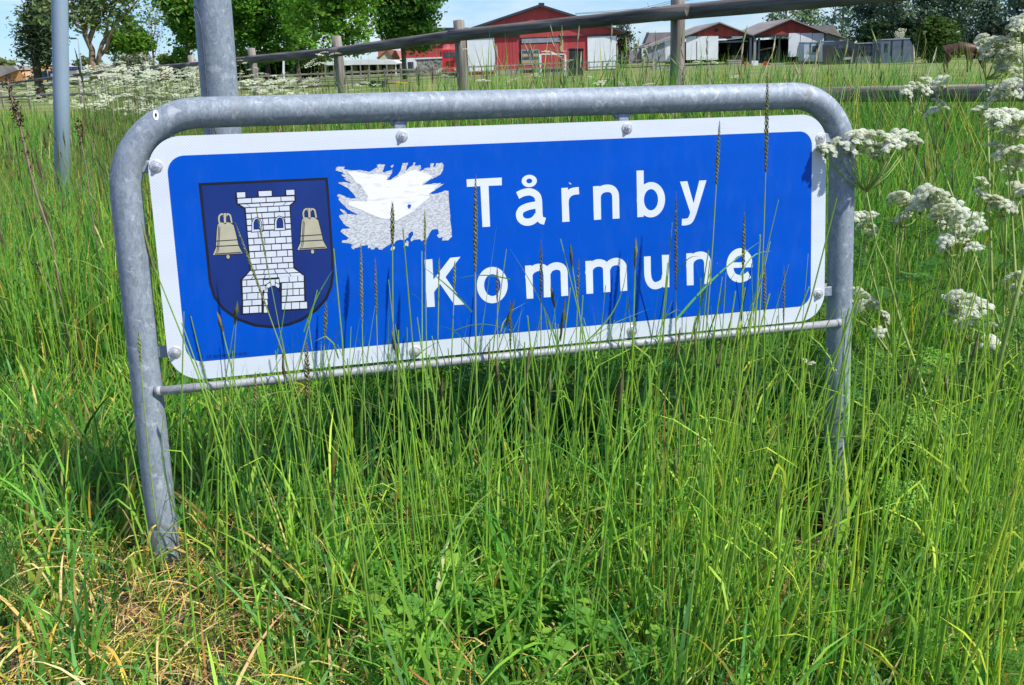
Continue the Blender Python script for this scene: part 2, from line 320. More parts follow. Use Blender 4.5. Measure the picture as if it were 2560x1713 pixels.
def grid(xs, ys):
    X, Y = np.meshgrid(xs, ys); V = np.stack([X, Y, zg(X, Y)], -1).reshape(-1, 3)
    nx, ny = len(xs), len(ys); i = np.arange(nx * ny).reshape(ny, nx)
    F = np.stack([i[:-1, :-1], i[:-1, 1:], i[1:, 1:], i[1:, :-1]], -1).reshape(-1, 4)
    return V, F
xs = np.concatenate([-np.geomspace(1500, 6, 34), np.linspace(-5.7, 5.7, 58), np.geomspace(6, 1500, 34)])
ys = np.concatenate([-np.geomspace(600, 3, 14), np.linspace(-2, 9, 60), np.geomspace(9.4, 2500, 60)])
V, F = grid(xs, ys)
g = obj('ground', np_mesh('ground', V, F, ground_material(), smooth=True)); tag(g, kind='structure')
ART = {'letters': [('T',[('P',[(632,109.9),(709.4,109.8),(708.6,126),(679.3,125.8),(678.6,212.2),(661.7,212.1),(661.4,125.6),(632,125.8)])]),('å',[('R',(770.4,119.9,17.1,13.1),(6.6,5.1)),('S',15.6,[(743,149.4),(755.6,144.4),(769,142.9),(779.7,146.2),(787.1,152.6),(789.7,162.4),(789.9,178.2),(790,193.9),(792.8,203.8),(802.5,208)]),('S',15.5,[(783.8,171.8),(768.4,173.6),(758.1,176.4),(749.6,180.8),(745.2,189),(747,198.8),(753.7,205.2),(762.5,207.6),(772.2,206.3),(780.7,201.3),(786.8,193.7)])]),('r',[('P',[(842.6,138.5),(857.5,138.4),(858.3,163.6),(859,211.9),(842.3,211.9)]),('S',15.8,[(850.7,170.5),(851.5,163.2),(854,157.3),(860.1,150.9),(870,146.9),(883.1,146)])]),('n',[('P',[(916,138.4),(931.2,138.2),(933.6,161.4),(933,211.6),(916.1,211.7)]),('S',16.4,[(924.8,165.8),(925.7,159.7),(929.9,151.4),(938.7,145.7),(950.7,144.3),(961.2,147.4),(967.4,155.7),(968.7,166.9),(968.6,189.1),(968.6,211.8)])]),('b',[('P',[(1019.8,108.9),(1036.9,109.3),(1036.3,172.9),(1034.6,211.5),(1019.5,211.6)]),('R',(1053.3,174.7,34.3,39.1),(17.1,23.5))]),('y',[('P',[(1124.8,137.9),(1142.9,137.9),(1157.6,188),(1160.1,204.6),(1149.3,209.1)]),('P',[(1172.6,137.9),(1190.4,138.1),(1163.2,215.6),(1148.6,209.1),(1157.6,188)]),('S',15,[(1156.6,208.3),(1153.4,218.2),(1147,226.8),(1137.1,229.1),(1128,228.8)])]),('K',[('P',[(531.7,273.1),(548.8,272.8),(548.5,374.7),(531.4,374.3)]),('P',[(587.7,272.8),(610.1,272.2),(575,313.2),(562.3,326.9),(548.3,343.4),(548.1,317.1)]),('P',[(573.6,311.7),(575,313.2),(613,375.1),(591.9,374.8),(561.7,325.4)])]),('o',[('R',(677.6,338.1,34.6,39.5),(18.4,23.8))]),('m',[('P',[(753,301.4),(767.5,301.2),(769.3,323.8),(769.2,374.5),(753.9,374)]),('S',16,[(760.5,329.1),(761.2,321.7),(767.4,313.2),(777,308.2),(786.4,307.3),(795.7,309.9),(801.7,317.1),(802.4,332.2),(801.9,353.3),(801.4,374.4)]),('S',16.3,[(800.6,326.1),(808.2,313.1),(817.9,307.8),(828.2,307.3),(837.6,311.4),(842.1,320),(842.3,335.2),(842.2,356.4),(842.2,374.6)])]),('m',[('P',[(892.9,301),(907.4,301.1),(909.8,324.9),(909.4,374.5),(893.3,374.3)]),('S',16.4,[(900,329.4),(900.7,323.4),(906,314.1),(914.6,308.6),(925.8,307.1),(936,310.6),(941.8,318.4),(942.5,332.5),(942.5,353.7),(942.3,374)]),('S',16.5,[(941.6,325.4),(949.1,312.8),(958.6,307.8),(968,307.1),(976.4,310.3),(982.3,317.8),(982.9,330.2),(982.9,353.2),(983,374.5)])]),('u',[('S',16.4,[(1041.6,300.6),(1041.6,320.2),(1041.6,337.9),(1043.6,352.4),(1049.7,363.5),(1059.3,368.4),(1071.9,366.1),(1081.8,358.8),(1084.9,346.5)]),('P',[(1077.4,299.9),(1095.1,300.4),(1094.8,374.5),(1079.6,374.1),(1078,351.3)])]),('n',[('P',[(1138,300.4),(1153.2,300.5),(1155.4,324.5),(1155.6,374.4),(1138.4,373.9)]),('S',17.1,[(1145.9,331.1),(1146.9,324),(1152,314.4),(1161.9,308.4),(1174.8,307),(1185.6,311.3),(1190.5,321.6),(1191.2,332.5),(1191.4,354.2),(1191.4,374.2)])]),('e',[('P',[(1253.6,329),(1299.3,331.8),(1306.8,335.1),(1306.4,343.7),(1254.5,341.9)]),('S',17.4,[(1297.8,338.2),(1296.2,325.2),(1293.2,318.6),(1284.1,309.4),(1272.9,306),(1260.8,310.1),(1251.6,320.3),(1248.1,335.6),(1250.4,351.2),(1258.5,362.8),(1272.7,368.4),(1286.9,366.7),(1298.8,360.3)])])],'speck': [(859.6,127.8),(861.5,127.6),(865.9,130.5),(864.6,132.3)],'shield_o': [(90.3,92),(342.2,92.5),(342.9,130),(342.8,164.7),(342.6,214.7),(342.3,252.4),(340.6,290.3),(335.7,315.3),(323,341.1),(300,363.6),(268.7,381.4),(240.8,389.2),(206.1,391.2),(172.5,384.5),(140,369.1),(113.4,345.5),(97.9,319.4),(91.9,289.4),(92,247.7),(91.6,208.7),(90.9,165.1)],'shield_i': [(96,97.3),(336.8,97.6),(337.6,134.7),(337.6,164.4),(337.4,214.3),(337.1,252),(335.1,289.9),(330.4,312.4),(318.3,337.4),(296.6,358.7),(267.1,375.6),(239.9,384),(207,386.2),(174.2,379.3),(142.8,364.5),(117.3,342.1),(102.8,317.4),(97,288.5),(96.9,248),(96.7,209),(96.3,165.4)],'tower': [(158.9,112.1),(179.5,112),(179.4,123.6),(199.4,123.9),(201.6,111.9),(230.3,112.1),(230.5,123.8),(253.4,124),(256.1,112.4),(275.5,112.1),(275.9,137.6),(264.3,145.6),(261.4,197.2),(262.6,269),(281.3,288.5),(279.8,341),(283.6,342.3),(282.9,358.3),(228.9,358.2),(228.4,319.7),(222.7,308),(215.7,304.9),(207.3,308.6),(202.7,320.2),(204.4,358.6),(147.6,358.9),(148.3,340.4),(151.5,339.7),(152.6,287.7),(172.1,270.1),(173.5,189.4),(172.7,146.5),(159.1,137.5),(157.3,125.3)],'bricks': [[(161.6,114),(177.4,114),(177,123.9),(161.4,124.1)],[(203.6,113.7),(228.7,113.9),(228.6,123.7),(203.7,123.6)],[(257.9,113.9),(273.6,114),(273.3,124),(257.6,123.7)],[(162,126.3),(188.2,126.4),(187.9,135.4),(161.6,135.4)],[(189.7,126.4),(216.1,126.6),(215.8,135.5),(189.4,135.4)],[(217.6,126.6),(245.4,126.8),(245.1,135.5),(217.4,135.5)],[(246.9,126.8),(272.6,126.9),(272.4,135.5),(246.7,135.5)],[(165.2,137.8),(177.4,137.8),(184.2,143.6),(174.1,143.6)],[(178.9,137.8),(202.8,137.8),(205.3,143.7),(185.5,143.7)],[(204.3,137.8),(231.5,137.8),(229.3,143.8),(206.6,143.7)],[(233.1,137.8),(255.1,137.8),(248.8,143.9),(230.5,143.8)],[(256.7,137.8),(270.2,137.8),(261.4,144),(250.1,143.9)],[(175.9,145.6),(196,145.6),(195.9,154.7),(175.9,154.6)],[(197.5,145.6),(217.7,145.7),(217.6,154.7),(197.4,154.7)],[(219.2,145.7),(240.4,145.7),(240.2,154.7),(219.1,154.7)],[(241.9,145.7),(261.4,145.7),(261.3,154.8),(241.8,154.7)],[(175.9,157.1),(184.7,157.1),(184.7,166.3),(175.9,166.3)],[(186.2,157.1),(205.4,157.1),(205.4,166.4),(186.2,166.3)],[(206.9,157.1),(229.7,157.2),(229.6,166.5),(206.9,166.4)],[(231.3,157.2),(250.7,157.2),(250.6,166.5),(231.2,166.5)],[(252.3,157.2),(261.2,157.2),(261.1,166.6),(252.1,166.5)],[(175.9,168.5),(184.7,168.5),(184.6,179.3),(175.9,179.2)],[(186.2,168.5),(206.2,168.6),(206.1,179.4),(186.1,179.3)],[(207.7,168.6),(217.5,168.6),(217.4,179.4),(207.7,179.4)],[(219,168.6),(228.7,168.7),(228.6,179.5),(218.9,179.4)],[(230.3,168.7),(249.7,168.8),(249.5,179.6),(230.2,179.5)],[(251.2,168.8),(261,168.8),(260.9,179.6),(251.1,179.6)],[(175.9,181.4),(184.6,181.5),(184.6,190.3),(175.8,190.2)],[(186.1,181.5),(206.1,181.6),(206,190.4),(186.1,190.3)],[(207.6,181.6),(228.6,181.7),(228.5,190.6),(207.6,190.4)],[(230.1,181.7),(249.5,181.8),(249.3,190.7),(230,190.6)],[(251,181.8),(260.8,181.9),(260.7,190.8),(250.9,190.7)],[(175.8,192.9),(194.8,193),(194.8,205.1),(175.8,204.9)],[(196.4,193.1),(217.2,193.2),(217.1,205.3),(196.3,205.1)],[(218.8,193.2),(238,193.3),(237.9,205.4),(218.7,205.3)],[(239.6,193.3),(260.6,193.5),(260.4,205.6),(239.4,205.4)],[(175.8,207.1),(185.4,207.2),(185.3,218.3),(175.8,218.2)],[(186.9,207.2),(206.8,207.4),(206.7,218.5),(186.9,218.3)],[(208.3,207.4),(227.4,207.6),(227.3,218.7),(208.2,218.5)],[(229,207.6),(249.1,207.8),(248.9,218.9),(228.9,218.7)],[(250.7,207.8),(260.4,207.9),(260.2,219),(250.5,218.9)],[(175.8,220.4),(197.3,220.6),(197.2,231.5),(175.8,231.2)],[(198.8,220.6),(218.7,220.8),(218.6,231.7),(198.7,231.5)],[(220.2,220.9),(238.5,221),(238.4,232),(220.1,231.7)],[(240.1,221.1),(260.2,221.3),(260,232.2),(239.9,232)],[(175.8,233.7),(184.4,233.8),(184.4,245.1),(175.7,245)],[(185.9,233.8),(206.6,234.1),(206.5,245.4),(185.9,245.2)],[(208.1,234.1),(228,234.3),(227.9,245.7),(208,245.5)],[(229.6,234.3),(249.6,234.6),(249.4,246),(229.4,245.8)],[(251.1,234.6),(260,234.7),(259.8,246.2),(251,246)],[(175.7,246.8),(195.4,247),(195.3,257.4),(175.7,257.1)],[(196.9,247.1),(216.7,247.3),(216.6,257.8),(196.9,257.5)],[(218.3,247.3),(239,247.6),(238.9,258.1),(218.2,257.8)],[(240.6,247.7),(259.7,247.9),(259.6,258.4),(240.5,258.1)],[(175.7,259.4),(185.2,259.5),(185.1,268.9),(175.7,268.8)],[(186.7,259.5),(206.4,259.8),(206.3,269.3),(186.7,269)],[(207.9,259.9),(227.7,260.2),(227.6,269.6),(207.9,269.3)],[(229.3,260.2),(249.2,260.5),(249.1,270),(229.2,269.7)],[(250.8,260.5),(259.5,260.7),(259.4,270.2),(250.6,270)],[(174,271.1),(182.8,271.2),(177.3,278.7),(166.8,278.5)],[(184.3,271.2),(200.9,271.3),(199.1,279),(179.2,278.7)],[(202.4,271.4),(220.8,271.5),(223.1,279.4),(201,279.1)],[(222.3,271.5),(239.9,271.7),(246.2,279.7),(225,279.4)],[(241.5,271.7),(259.2,271.8),(269.4,280.1),(248.1,279.8)],[(165.3,280.4),(179.7,280.6),(173.9,287.4),(157.6,287.3)],[(181.2,280.7),(202.1,281),(199.2,287.6),(175.6,287.4)],[(203.6,281),(225.7,281.3),(225.9,287.8),(201,287.6)],[(227.2,281.3),(249.4,281.7),(252.9,288),(227.7,287.8)],[(251,281.7),(271.2,282),(277.5,288.2),(254.6,288.1)],[(157.3,289.3),(164.9,289.4),(163.9,300.8),(156.3,300.6)],[(166.4,289.4),(185.5,289.8),(184.6,301.2),(165.4,300.8)],[(187.1,289.9),(197.2,290.1),(196.2,301.5),(186.1,301.3)],[(230.1,286.7),(248.5,287.1),(248.4,298.7),(230.4,298.2)],[(250.1,287.1),(266,287.5),(265.6,299.1),(250,298.7)],[(267.6,287.5),(278.6,287.8),(278,299.4),(267.2,299.1)],[(156.6,302.6),(173.9,303),(172.9,314.4),(155.7,314)],[(175.4,303),(196,303.5),(195.1,314.9),(174.5,314.4)],[(199.9,304.5),(204.5,304.4),(204.7,315.9),(198.5,315.9)],[(234.4,300.5),(255.3,300.9),(254.5,312.5),(233.5,312)],[(256.9,301),(277.9,301.4),(277.3,312.9),(256.1,312.5)],[(156,316),(162.7,316.1),(161.7,328.1),(154.9,327.9)],[(164.2,316.2),(184.5,316.5),(183.5,328.5),(163.2,328.1)],[(186,316.6),(192,316.7),(191,328.6),(185,328.5)],[(197.3,317.8),(203.4,317.8),(203.6,329.9),(195.9,329.7)],[(233.3,314),(243.1,314.2),(242.2,326.3),(232.3,326)],[(244.6,314.3),(254.4,314.5),(253.6,326.5),(243.7,326.3)],[(256,314.5),(267.2,314.8),(266.4,326.8),(255.2,326.6)],[(268.8,314.8),(277.3,315),(276.6,327.1),(268,326.9)],[(155.2,329.9),(171.5,330.3),(170.6,340.7),(154.3,340.4)],[(173,330.3),(190.9,330.6),(190,341.1),(172.1,340.7)],[(196.2,331.7),(202.2,331.8),(202.5,342.4),(194.9,342.2)],[(232.2,328),(240.7,328.2),(239.9,338.8),(231.3,338.6)],[(242.2,328.3),(276.5,329.1),(276,339.7),(241.4,338.8)],[(153.9,342.8),(165.4,343.1),(164.3,356.1),(152.8,355.8)],[(166.9,343.1),(184.1,343.5),(183,356.5),(165.8,356.1)],[(185.7,343.5),(189.8,343.6),(188.7,356.6),(184.6,356.5)],[(195.1,344.7),(201.2,344.8),(201.2,357.9),(193.6,357.7)],[(231.1,341.1),(249.1,341.7),(248.2,354.8),(230.1,354.2)],[(250.7,341.7),(265.7,342.2),(264.9,355.3),(249.8,354.8)],[(267.3,342.2),(281.3,342.7),(280.6,355.9),(266.4,355.4)],[(198.8,291.6),(211.4,291.8),(209.8,296.2),(202.7,300.2),(198,301.3)],[(222.1,291.9),(228.9,291.9),(228.4,301.1),(221.9,297.1)],[(212.4,291.7),(220.6,291.8),(220.1,304),(212.3,303.9)],[(203.3,301.5),(210.4,297.8),(212,304.7),(206.1,308.5)],[(222.2,299.2),(229.2,303.4),(227,310.1),(221,305.3)],[(197.9,302.3),(204.5,307.8),(201.5,313.9),(193.9,309.5)]],'wins': [[[(183.2,191.2),(184.6,174.2),(188.6,167.1),(194.8,163.8),(201.1,166.6),(204.7,174.1),(204.7,191.3),(205.9,194.3),(181.5,194.3)],[(188.5,187.8),(189.3,175.7),(191.9,170),(195.6,168.2),(199.3,170.4),(200.7,176.3),(200.2,188.1)]],[[(228.1,191.2),(229.5,174.1),(233.5,167),(239.8,163.6),(246.1,166.4),(249.9,174),(250,191.3),(251.2,194.3),(226.4,194.3)],[(233.5,187.9),(234.3,175.6),(236.9,169.8),(240.7,168.1),(244.4,170.3),(245.8,176.3),(245.4,188.1)]]],'bells': [{'body': [(119.2,175.2),(125.5,170.7),(130.1,171.7),(133.8,175.3),(137.9,171.2),(143,172.5),(149.6,178.2),(152.1,193),(154.1,207.8),(155.9,220.1),(161.6,233.3),(161.5,234.7),(105.4,234.4),(105.6,232.5),(111.8,220.9),(114.1,205.7),(116.7,187.2)],'loops': [('S',3.1,[(123.2,173),(122.6,163.3),(125.6,156.2),(131.6,154.9),(132.3,160.2)]),('S',3.1,[(146.5,173.2),(145.7,163.4),(144.3,157.3),(139.3,155),(137.6,159.3)]),('S',4.3,[(135,153.1),(134.1,163.9),(133.8,172.4)])],'lines': [('S',1.1,[(114,206.9),(154.2,206.8)]),('S',1.1,[(112.1,217.3),(156.1,217.7)]),('S',1,[(108.9,232.2),(160.1,232.2)]),('S',0.7,[(121.4,176.5),(118.1,200.6),(114.5,222.3),(111.5,229.9)]),('S',0.6,[(123.5,179.6),(119.8,205.6),(116.6,224.9),(114.3,229.6)])],'clap': (133.5,239.7,3.3,4.2)},{'body': [(284.5,174.6),(291,170),(295.8,171),(299.7,174.7),(304,170.5),(309.3,171.8),(316.3,177.6),(319.1,192.7),(321.4,207.8),(323.5,220.5),(329.7,233.9),(329.6,235.4),(270.9,235.1),(271.1,233.1),(277.4,221.3),(279.6,205.8),(282.1,186.8)],'loops': [('S',3.2,[(288.6,172.3),(287.9,162.4),(290.9,155.2),(297.2,153.8),(298,159.2)]),('S',3.2,[(313,172.5),(312,162.5),(310.5,156.2),(305.2,154),(303.4,158.3)]),('S',4.4,[(300.7,152),(299.9,163.1),(299.7,171.7)])],'lines': [('S',1.1,[(279.5,207),(321.5,206.8)]),('S',1.1,[(277.7,217.6),(323.7,218)]),('S',1,[(274.6,232.8),(328,232.8)]),('S',0.7,[(286.9,175.9),(283.7,200.5),(280.3,222.7),(277.2,230.5)]),('S',0.6,[(289.1,179),(285.5,205.6),(282.5,225.4),(280.2,230.2)])],'clap': (300.4,240.5,3.4,4.3)}],'sticker': [(360.8,73.3),(365.4,71.9),(378.3,72.3),(376.4,77.5),(385.8,79.5),(395.5,80.8),(406.8,80.5),(416.6,82.7),(427.7,85.3),(435.1,81.7),(445.4,76.6),(443.7,72),(448.6,70.6),(461.1,72.1),(458.4,78.2),(454,86.5),(460.4,87),(469.1,85),(475.8,82.1),(474.6,88.8),(469.9,95.6),(462.2,103.7),(469.4,103.3),(478.3,98.1),(487.3,92.9),(493.6,84),(498.1,70.8),(508.9,70.3),(505.5,78.9),(502.8,87.2),(511.3,79.8),(518.7,75.9),(520.5,70.4),(525.1,71),(522.3,77.5),(534.7,75.9),(535.5,83),(532.5,88.5),(538.5,86.7),(546,82.8),(554.8,82.4),(556.8,73.3),(564.2,73.2),(562.2,82.1),(566.7,79.4),(568.5,73.8),(581.8,73.7),(584.5,78.1),(582.6,86.5),(577.6,96.2),(565.4,102.8),(553.4,107.2),(544.3,112.5),(536.7,117.1),(548.5,116.2),(564.7,114.9),(576.5,115),(573.4,118.2),(583.8,116.8),(570.1,124.4),(559.4,131),(550.2,136.3),(563.5,136.3),(575.4,134.4),(584.5,130.9),(591.6,131.9),(591.6,151.3),(592.1,176.6),(592.8,202),(594.1,227.5),(585.4,235.7),(572,235.3),(573.2,227.7),(565.6,229.4),(561.5,224),(565.4,220.7),(565.1,211.9),(559.3,210.1),(551.8,211.1),(546.2,218),(542.1,225),(538.8,231.3),(531.4,231.6),(528.3,234.3),(525.6,229.8),(513.8,229.7),(504.8,232.8),(505.2,227),(511.6,217.4),(509.8,211.5),(501.4,216.7),(500.2,223.8),(491.8,229.8),(481.8,227),(472.8,230.8),(469.5,236.3),(464.6,233.8),(459.3,237.1),(454.9,238.9),(445.9,243.4),(444.2,246.1),(437.1,245.4),(434.5,241.2),(428.8,240.1),(427.1,244.3),(421.3,244.3),(418.7,240.2),(414.3,241.6),(414.1,234.1),(403.3,234.9),(394.5,237.9),(387.3,238.8),(385,242.2),(380.9,239.1),(380.5,234.1),(387.1,232.4),(375.3,228.1),(361.3,225.8),(362.3,222.3),(371.5,221.5),(376,217.5),(367.4,209.9),(360.1,203.8),(364.7,198.4),(376,198.4),(383.1,197.8),(373.5,193.3),(368.9,188.8),(364.5,181.5),(359.5,172.8),(360.4,170),(369.6,168.4),(363.2,160.4),(362.7,156.8),(371.6,160.8),(375.5,165.3),(376.7,168.8),(387.9,169.5),(397.7,172.1),(390.9,166.8),(380.1,159.9),(369.6,149.5),(360.6,137.9),(362.9,135.2),(358.3,130.8),(361.4,127),(370.9,130.7),(380.4,135.4),(388.8,137.2),(397.3,137),(390.9,126.8),(383.1,118.1),(375.1,112.1),(367.7,107.6),(362.3,104.5),(364.5,103.2),(375.7,103.5),(382.6,105.5),(389.5,106.5),(382.8,102.7),(374.1,96.1),(380.3,97),(370.4,89.6),(371.2,87.6),(378.1,88.6),(370.2,82.7),(359.2,79.5)],'sticker_w': [(382.7,83.3),(395.4,82.4),(410.7,85.9),(427.4,90.8),(441.6,90.1),(454.3,92.1),(464.2,95.3),(462.1,104.4),(472.2,104.1),(484,99.1),(495.9,94),(507.8,88.9),(522.5,85.3),(539.7,91.7),(559.7,99.7),(552,106.4),(536.9,113.6),(535.1,118.4),(555.7,117.3),(570.4,118.7),(559.5,129.6),(549.5,136.5),(551.4,142.1),(539.1,151.4),(523.8,162.1),(509.9,172.7),(493.4,180.4),(477,188),(462.8,183.6),(448.4,182.1),(435.8,177.1),(422,170.7),(408.2,162.9),(394.5,156.5),(380.8,150.8),(380,141.7),(395.4,143.2),(418,145.1),(421.5,135.4),(413.9,122.4),(408.9,112.3),(398.1,104.8),(393.1,96.2)],'chips': [[(471.9,76),(475.6,73.4),(479.2,72.8),(476.8,77.6),(473.8,78.6)],[(488,243.5),(496.9,230.1),(500.1,232.5),(499.1,242.5),(494,241)],[(460.8,248),(463,242.3),(470.7,240.7),(470,246.7),(464.4,248.9)]],'hole': [(502,159.5),(504.5,154.9),(510.9,157.1),(508.4,162.7),(505.3,165.1)]}

# ------------------------------------------------------------------ the road sign
def retro(name, c1, c2, cell=0.0042):
    """reflective sheeting: faint diamond cells"""
    m, N, L, B = nodes_of(name)
    t = N.new('ShaderNodeTexCoord'); mpn = N.new('ShaderNodeMapping')
    mpn.inputs['Rotation'].default_value = (0, math.radians(45), 0)
    ch = N.new('ShaderNodeTexVoronoi'); ch.feature = 'DISTANCE_TO_EDGE'; ch.inputs['Scale'].default_value = 1 / cell; ch.inputs['Randomness'].default_value = 0.0
    L.new(t.outputs['Object'], mpn.inputs['Vector']); L.new(mpn.outputs['Vector'], ch.inputs['Vector'])
    r = N.new('ShaderNodeValToRGB'); r.color_ramp.elements[0].position = 0.12; r.color_ramp.elements[1].position = 0.3
    r.color_ramp.elements[0].color = (*c1, 1); r.color_ramp.elements[1].color = (*c2, 1)
    L.new(ch.outputs['Distance'], r.inputs['Fac'])
    n = N.new('ShaderNodeTexNoise'); n.inputs['Scale'].default_value = 3.0; n.inputs['Detail'].default_value = 6
    mpb = N.new('ShaderNodeMapping'); mpb.inputs['Scale'].default_value = (0.6, 1, 6)
    L.new(t.outputs['Object'], mpb.inputs['Vector']); L.new(mpb.outputs['Vector'], n.inputs['Vector'])
    mr = N.new('ShaderNodeMapRange'); mr.inputs['To Min'].default_value = 0.86; mr.inputs['To Max'].default_value = 1.12
    L.new(n.outputs['Fac'], mr.inputs['Value'])
    mu = N.new('ShaderNodeVectorMath'); mu.operation = 'SCALE'
    L.new(r.outputs['Color'], mu.inputs[0]); L.new(mr.outputs['Result'], mu.inputs['Scale'])
    # thin film of road dust in specks and runs
    dn = N.new('ShaderNodeTexNoise'); dn.inputs['Scale'].default_value = 28; dn.inputs['Detail'].default_value = 10; dn.inputs['Roughness'].default_value = 0.75
    mpd = N.new('ShaderNodeMapping'); mpd.inputs['Scale'].default_value = (1.0, 1, 0.35)
    L.new(t.outputs['Object'], mpd.inputs['Vector']); L.new(mpd.outputs['Vector'], dn.inputs['Vector'])
    dr_ = N.new('ShaderNodeValToRGB'); dr_.color_ramp.elements[0].position = 0.50; dr_.color_ramp.elements[1].position = 0.78
    dr_.color_ramp.elements[0].color = (0.0, 0.0, 0.0, 1); dr_.color_ramp.elements[1].color = (0.06, 0.06, 0.06, 1)
    L.new(dn.outputs['Fac'], dr_.inputs['Fac'])
    dm = N.new('ShaderNodeMix'); dm.data_type = 'RGBA'; dm.inputs['B'].default_value = (0.20, 0.32, 0.40, 1)
    L.new(dr_.outputs['Color'], dm.inputs['Factor']); L.new(mu.outputs['Vector'], dm.inputs['A']); L.new(dm.outputs['Result'], B.inputs['Base Color'])
    B.inputs['Roughness'].default_value = 0.3; B.inputs['Specular IOR Level'].default_value = 0.13
    return m
M['sheet_white'] = retro('reflective_white', (0.67, 0.71, 0.76), (0.54, 0.60, 0.67))
M['sheet_blue'] = retro('reflective_blue', (0.0, 0.084, 0.52), (0.0, 0.070, 0.47), 0.003)
M['letter_white'] = retro('letter_white', (0.68, 0.73, 0.78), (0.55, 0.61, 0.68), 0.0036)
M['crest_blue'] = pm('crest_blue', (0.006, 0.024, 0.155), (0.009, 0.032, 0.19), 9, 0.3)
M['crest_black'] = pm('crest_black', (0.006, 0.007, 0.012), (0.012, 0.012, 0.02), 20, 0.35)
M['brick_white'] = pm('print_white', (0.58, 0.62, 0.69), (0.66, 0.69, 0.74), 30, 0.35)
M['bell_beige'] = pm('print_beige', (0.42, 0.395, 0.28), (0.48, 0.45, 0.32), 30, 0.35)
M['residue'] = pm('glue_residue', (0.36, 0.38, 0.41), (0.62, 0.64, 0.67), 300, 0.75, lo=0.36, hi=0.6, stretch=(0.6, 1, 1.2), detail=9)
M['residue_white'] = pm('paper_white', (0.62, 0.62, 0.64), (0.80, 0.79, 0.80), 60, 0.7, lo=0.30, hi=0.46, stretch=(0.5, 1, 2.0), detail=8)
M['ink'] = pm('dark_ink', (0.004, 0.008, 0.10), None, 30, 0.4)

TO = Vector((-0.69073645, 2.01465648, -0.11681195 + EYE))
AX = Vector((0.96046487, 0.27769753, -0.01978169)).normalized()
AN = Vector((-0.27834182, 0.95636528, -0.08883285)).normalized()
AZ = AX.cross(AN).normalized()
BASE = (0.753, 0.03, 1.02)
sign_o = TO + AX * BASE[0] + AN * BASE[1] - AZ * BASE[2]
def frame_matrix(o): return Matrix([[AX[i], AN[i], AZ[i], o[i]] for i in range(3)] + [[0, 0, 0, 1]])
sign = thing('road_sign', 'blue and white Tårnby Kommune sign bolted into a bent galvanised tube frame', 'sign')
sign.matrix_world = frame_matrix(sign_o)
def P(u, v, d=0.0): return Vector((u - BASE[0], d - BASE[1], BASE[2] - v))     # metres on the plate: right, down, behind its face
def sign_world(u, v, d=0.0): return TO + AX * u - AZ * v + AN * d

R0 = 0.15
path = [P(-.047, 1.32, .03), P(-.047, 1.0, .03), P(-.047, .6, .03), P(-.047, .3, .03)]
path += [P(-.047 + R0 - R0 * math.cos(a), -.0445 + R0 - R0 * math.sin(a), .03) for a in np.linspace(0, math.pi / 2, 12)]
path += [P(u, -.0445, .03) for u in (.4, .75, 1.1)]
R1 = 0.135
path += [P(1.5635 - R1 + R1 * math.sin(a), -.0445 + R1 - R1 * math.cos(a), .03) for a in np.linspace(0, math.pi / 2, 12)]
path += [P(1.5625, .3, .03), P(1.560, .6, .03), P(1.556, 1.0, .03), P(1.553, 1.45, .03)]
MB().tube(path, .0302, 28).build('tube_frame', M['galv'], sign)
rail = MB().tube([P(-.030, .5000, .006), P(.1, .4995, .002), P(.75, .4978, .002), P(1.4, .4970, .002), P(1.548, .4968, .006)], .0093, 14)
rail.tube([P(-.030, .5000, .008), P(-.019, .5000, .005)], [.0112, .0096], 14)
rail.tube([P(1.535, .4968, .005), P(1.548, .4968, .008)], [.0096, .0112], 14)
rail.build('bottom_rail', M['zinc_rail'], sign)

def rrect(u0, v0, u1, v1, r, n=8):
    pts = []
    for cx, cy, a0 in ((u1 - r, v0 + r, -90), (u1 - r, v1 - r, 0), (u0 + r, v1 - r, 90), (u0 + r, v0 + r, 180)):
        for k in range(n + 1):
            a = math.radians(a0 + 90 * k / n); pts.append((cx + r * math.cos(a), cy + r * math.sin(a)))
    return pts
pl = MB(); pl.prism([P(u, v, 0.0) for u, v in reversed(rrect(0, 0, 1.5, .483, .066, 12))], (0, .0028, 0))
pl.build('sign_plate', M['sheet_white'], sign)

def flat(loops, d, mi=0, mb=None):
    """union of polygons (u, v in metres) as a flat sheet at depth d in front of the plate"""
    vs, fs = [], []
    for lp in loops:
        b = len(vs); vs += [Vector(p) for p in lp]; f = list(range(b, b + len(lp)))
        area = sum(lp[i][0] * lp[(i + 1) % len(lp)][1] - lp[(i + 1) % len(lp)][0] * lp[i][1] for i in range(len(lp)))
        fs.append(f if area > 0 else f[::-1])
    v2, _, f2, _, _, of = delaunay_2d_cdt(vs, [], fs, 1, 1e-6)
    f2 = [f for f, o in zip(f2, of) if len(o)]
    mb = mb or MB()
    return mb.add([P(p[0], p[1], d) for p in v2], [tuple(f) for f in f2], mi)

def smooth_line(pts, n=6):
    if len(pts) < 4: return pts
    out = []
    for i in range(len(pts) - 1):
        p0 = pts[max(i - 1, 0)]; p1 = pts[i]; p2 = pts[i + 1]; p3 = pts[min(i + 2, len(pts) - 1)]
        for k in range(n):
            t = k / n
            out.append(tuple(0.5 * (2 * p1[j] + (p2[j] - p0[j]) * t + (2 * p0[j] - 5 * p1[j] + 4 * p2[j] - p3[j]) * t * t + (3 * p1[j] - p0[j] - 3 * p2[j] + p3[j]) * t ** 3) for j in (0, 1)))
    return out + [pts[-1]]

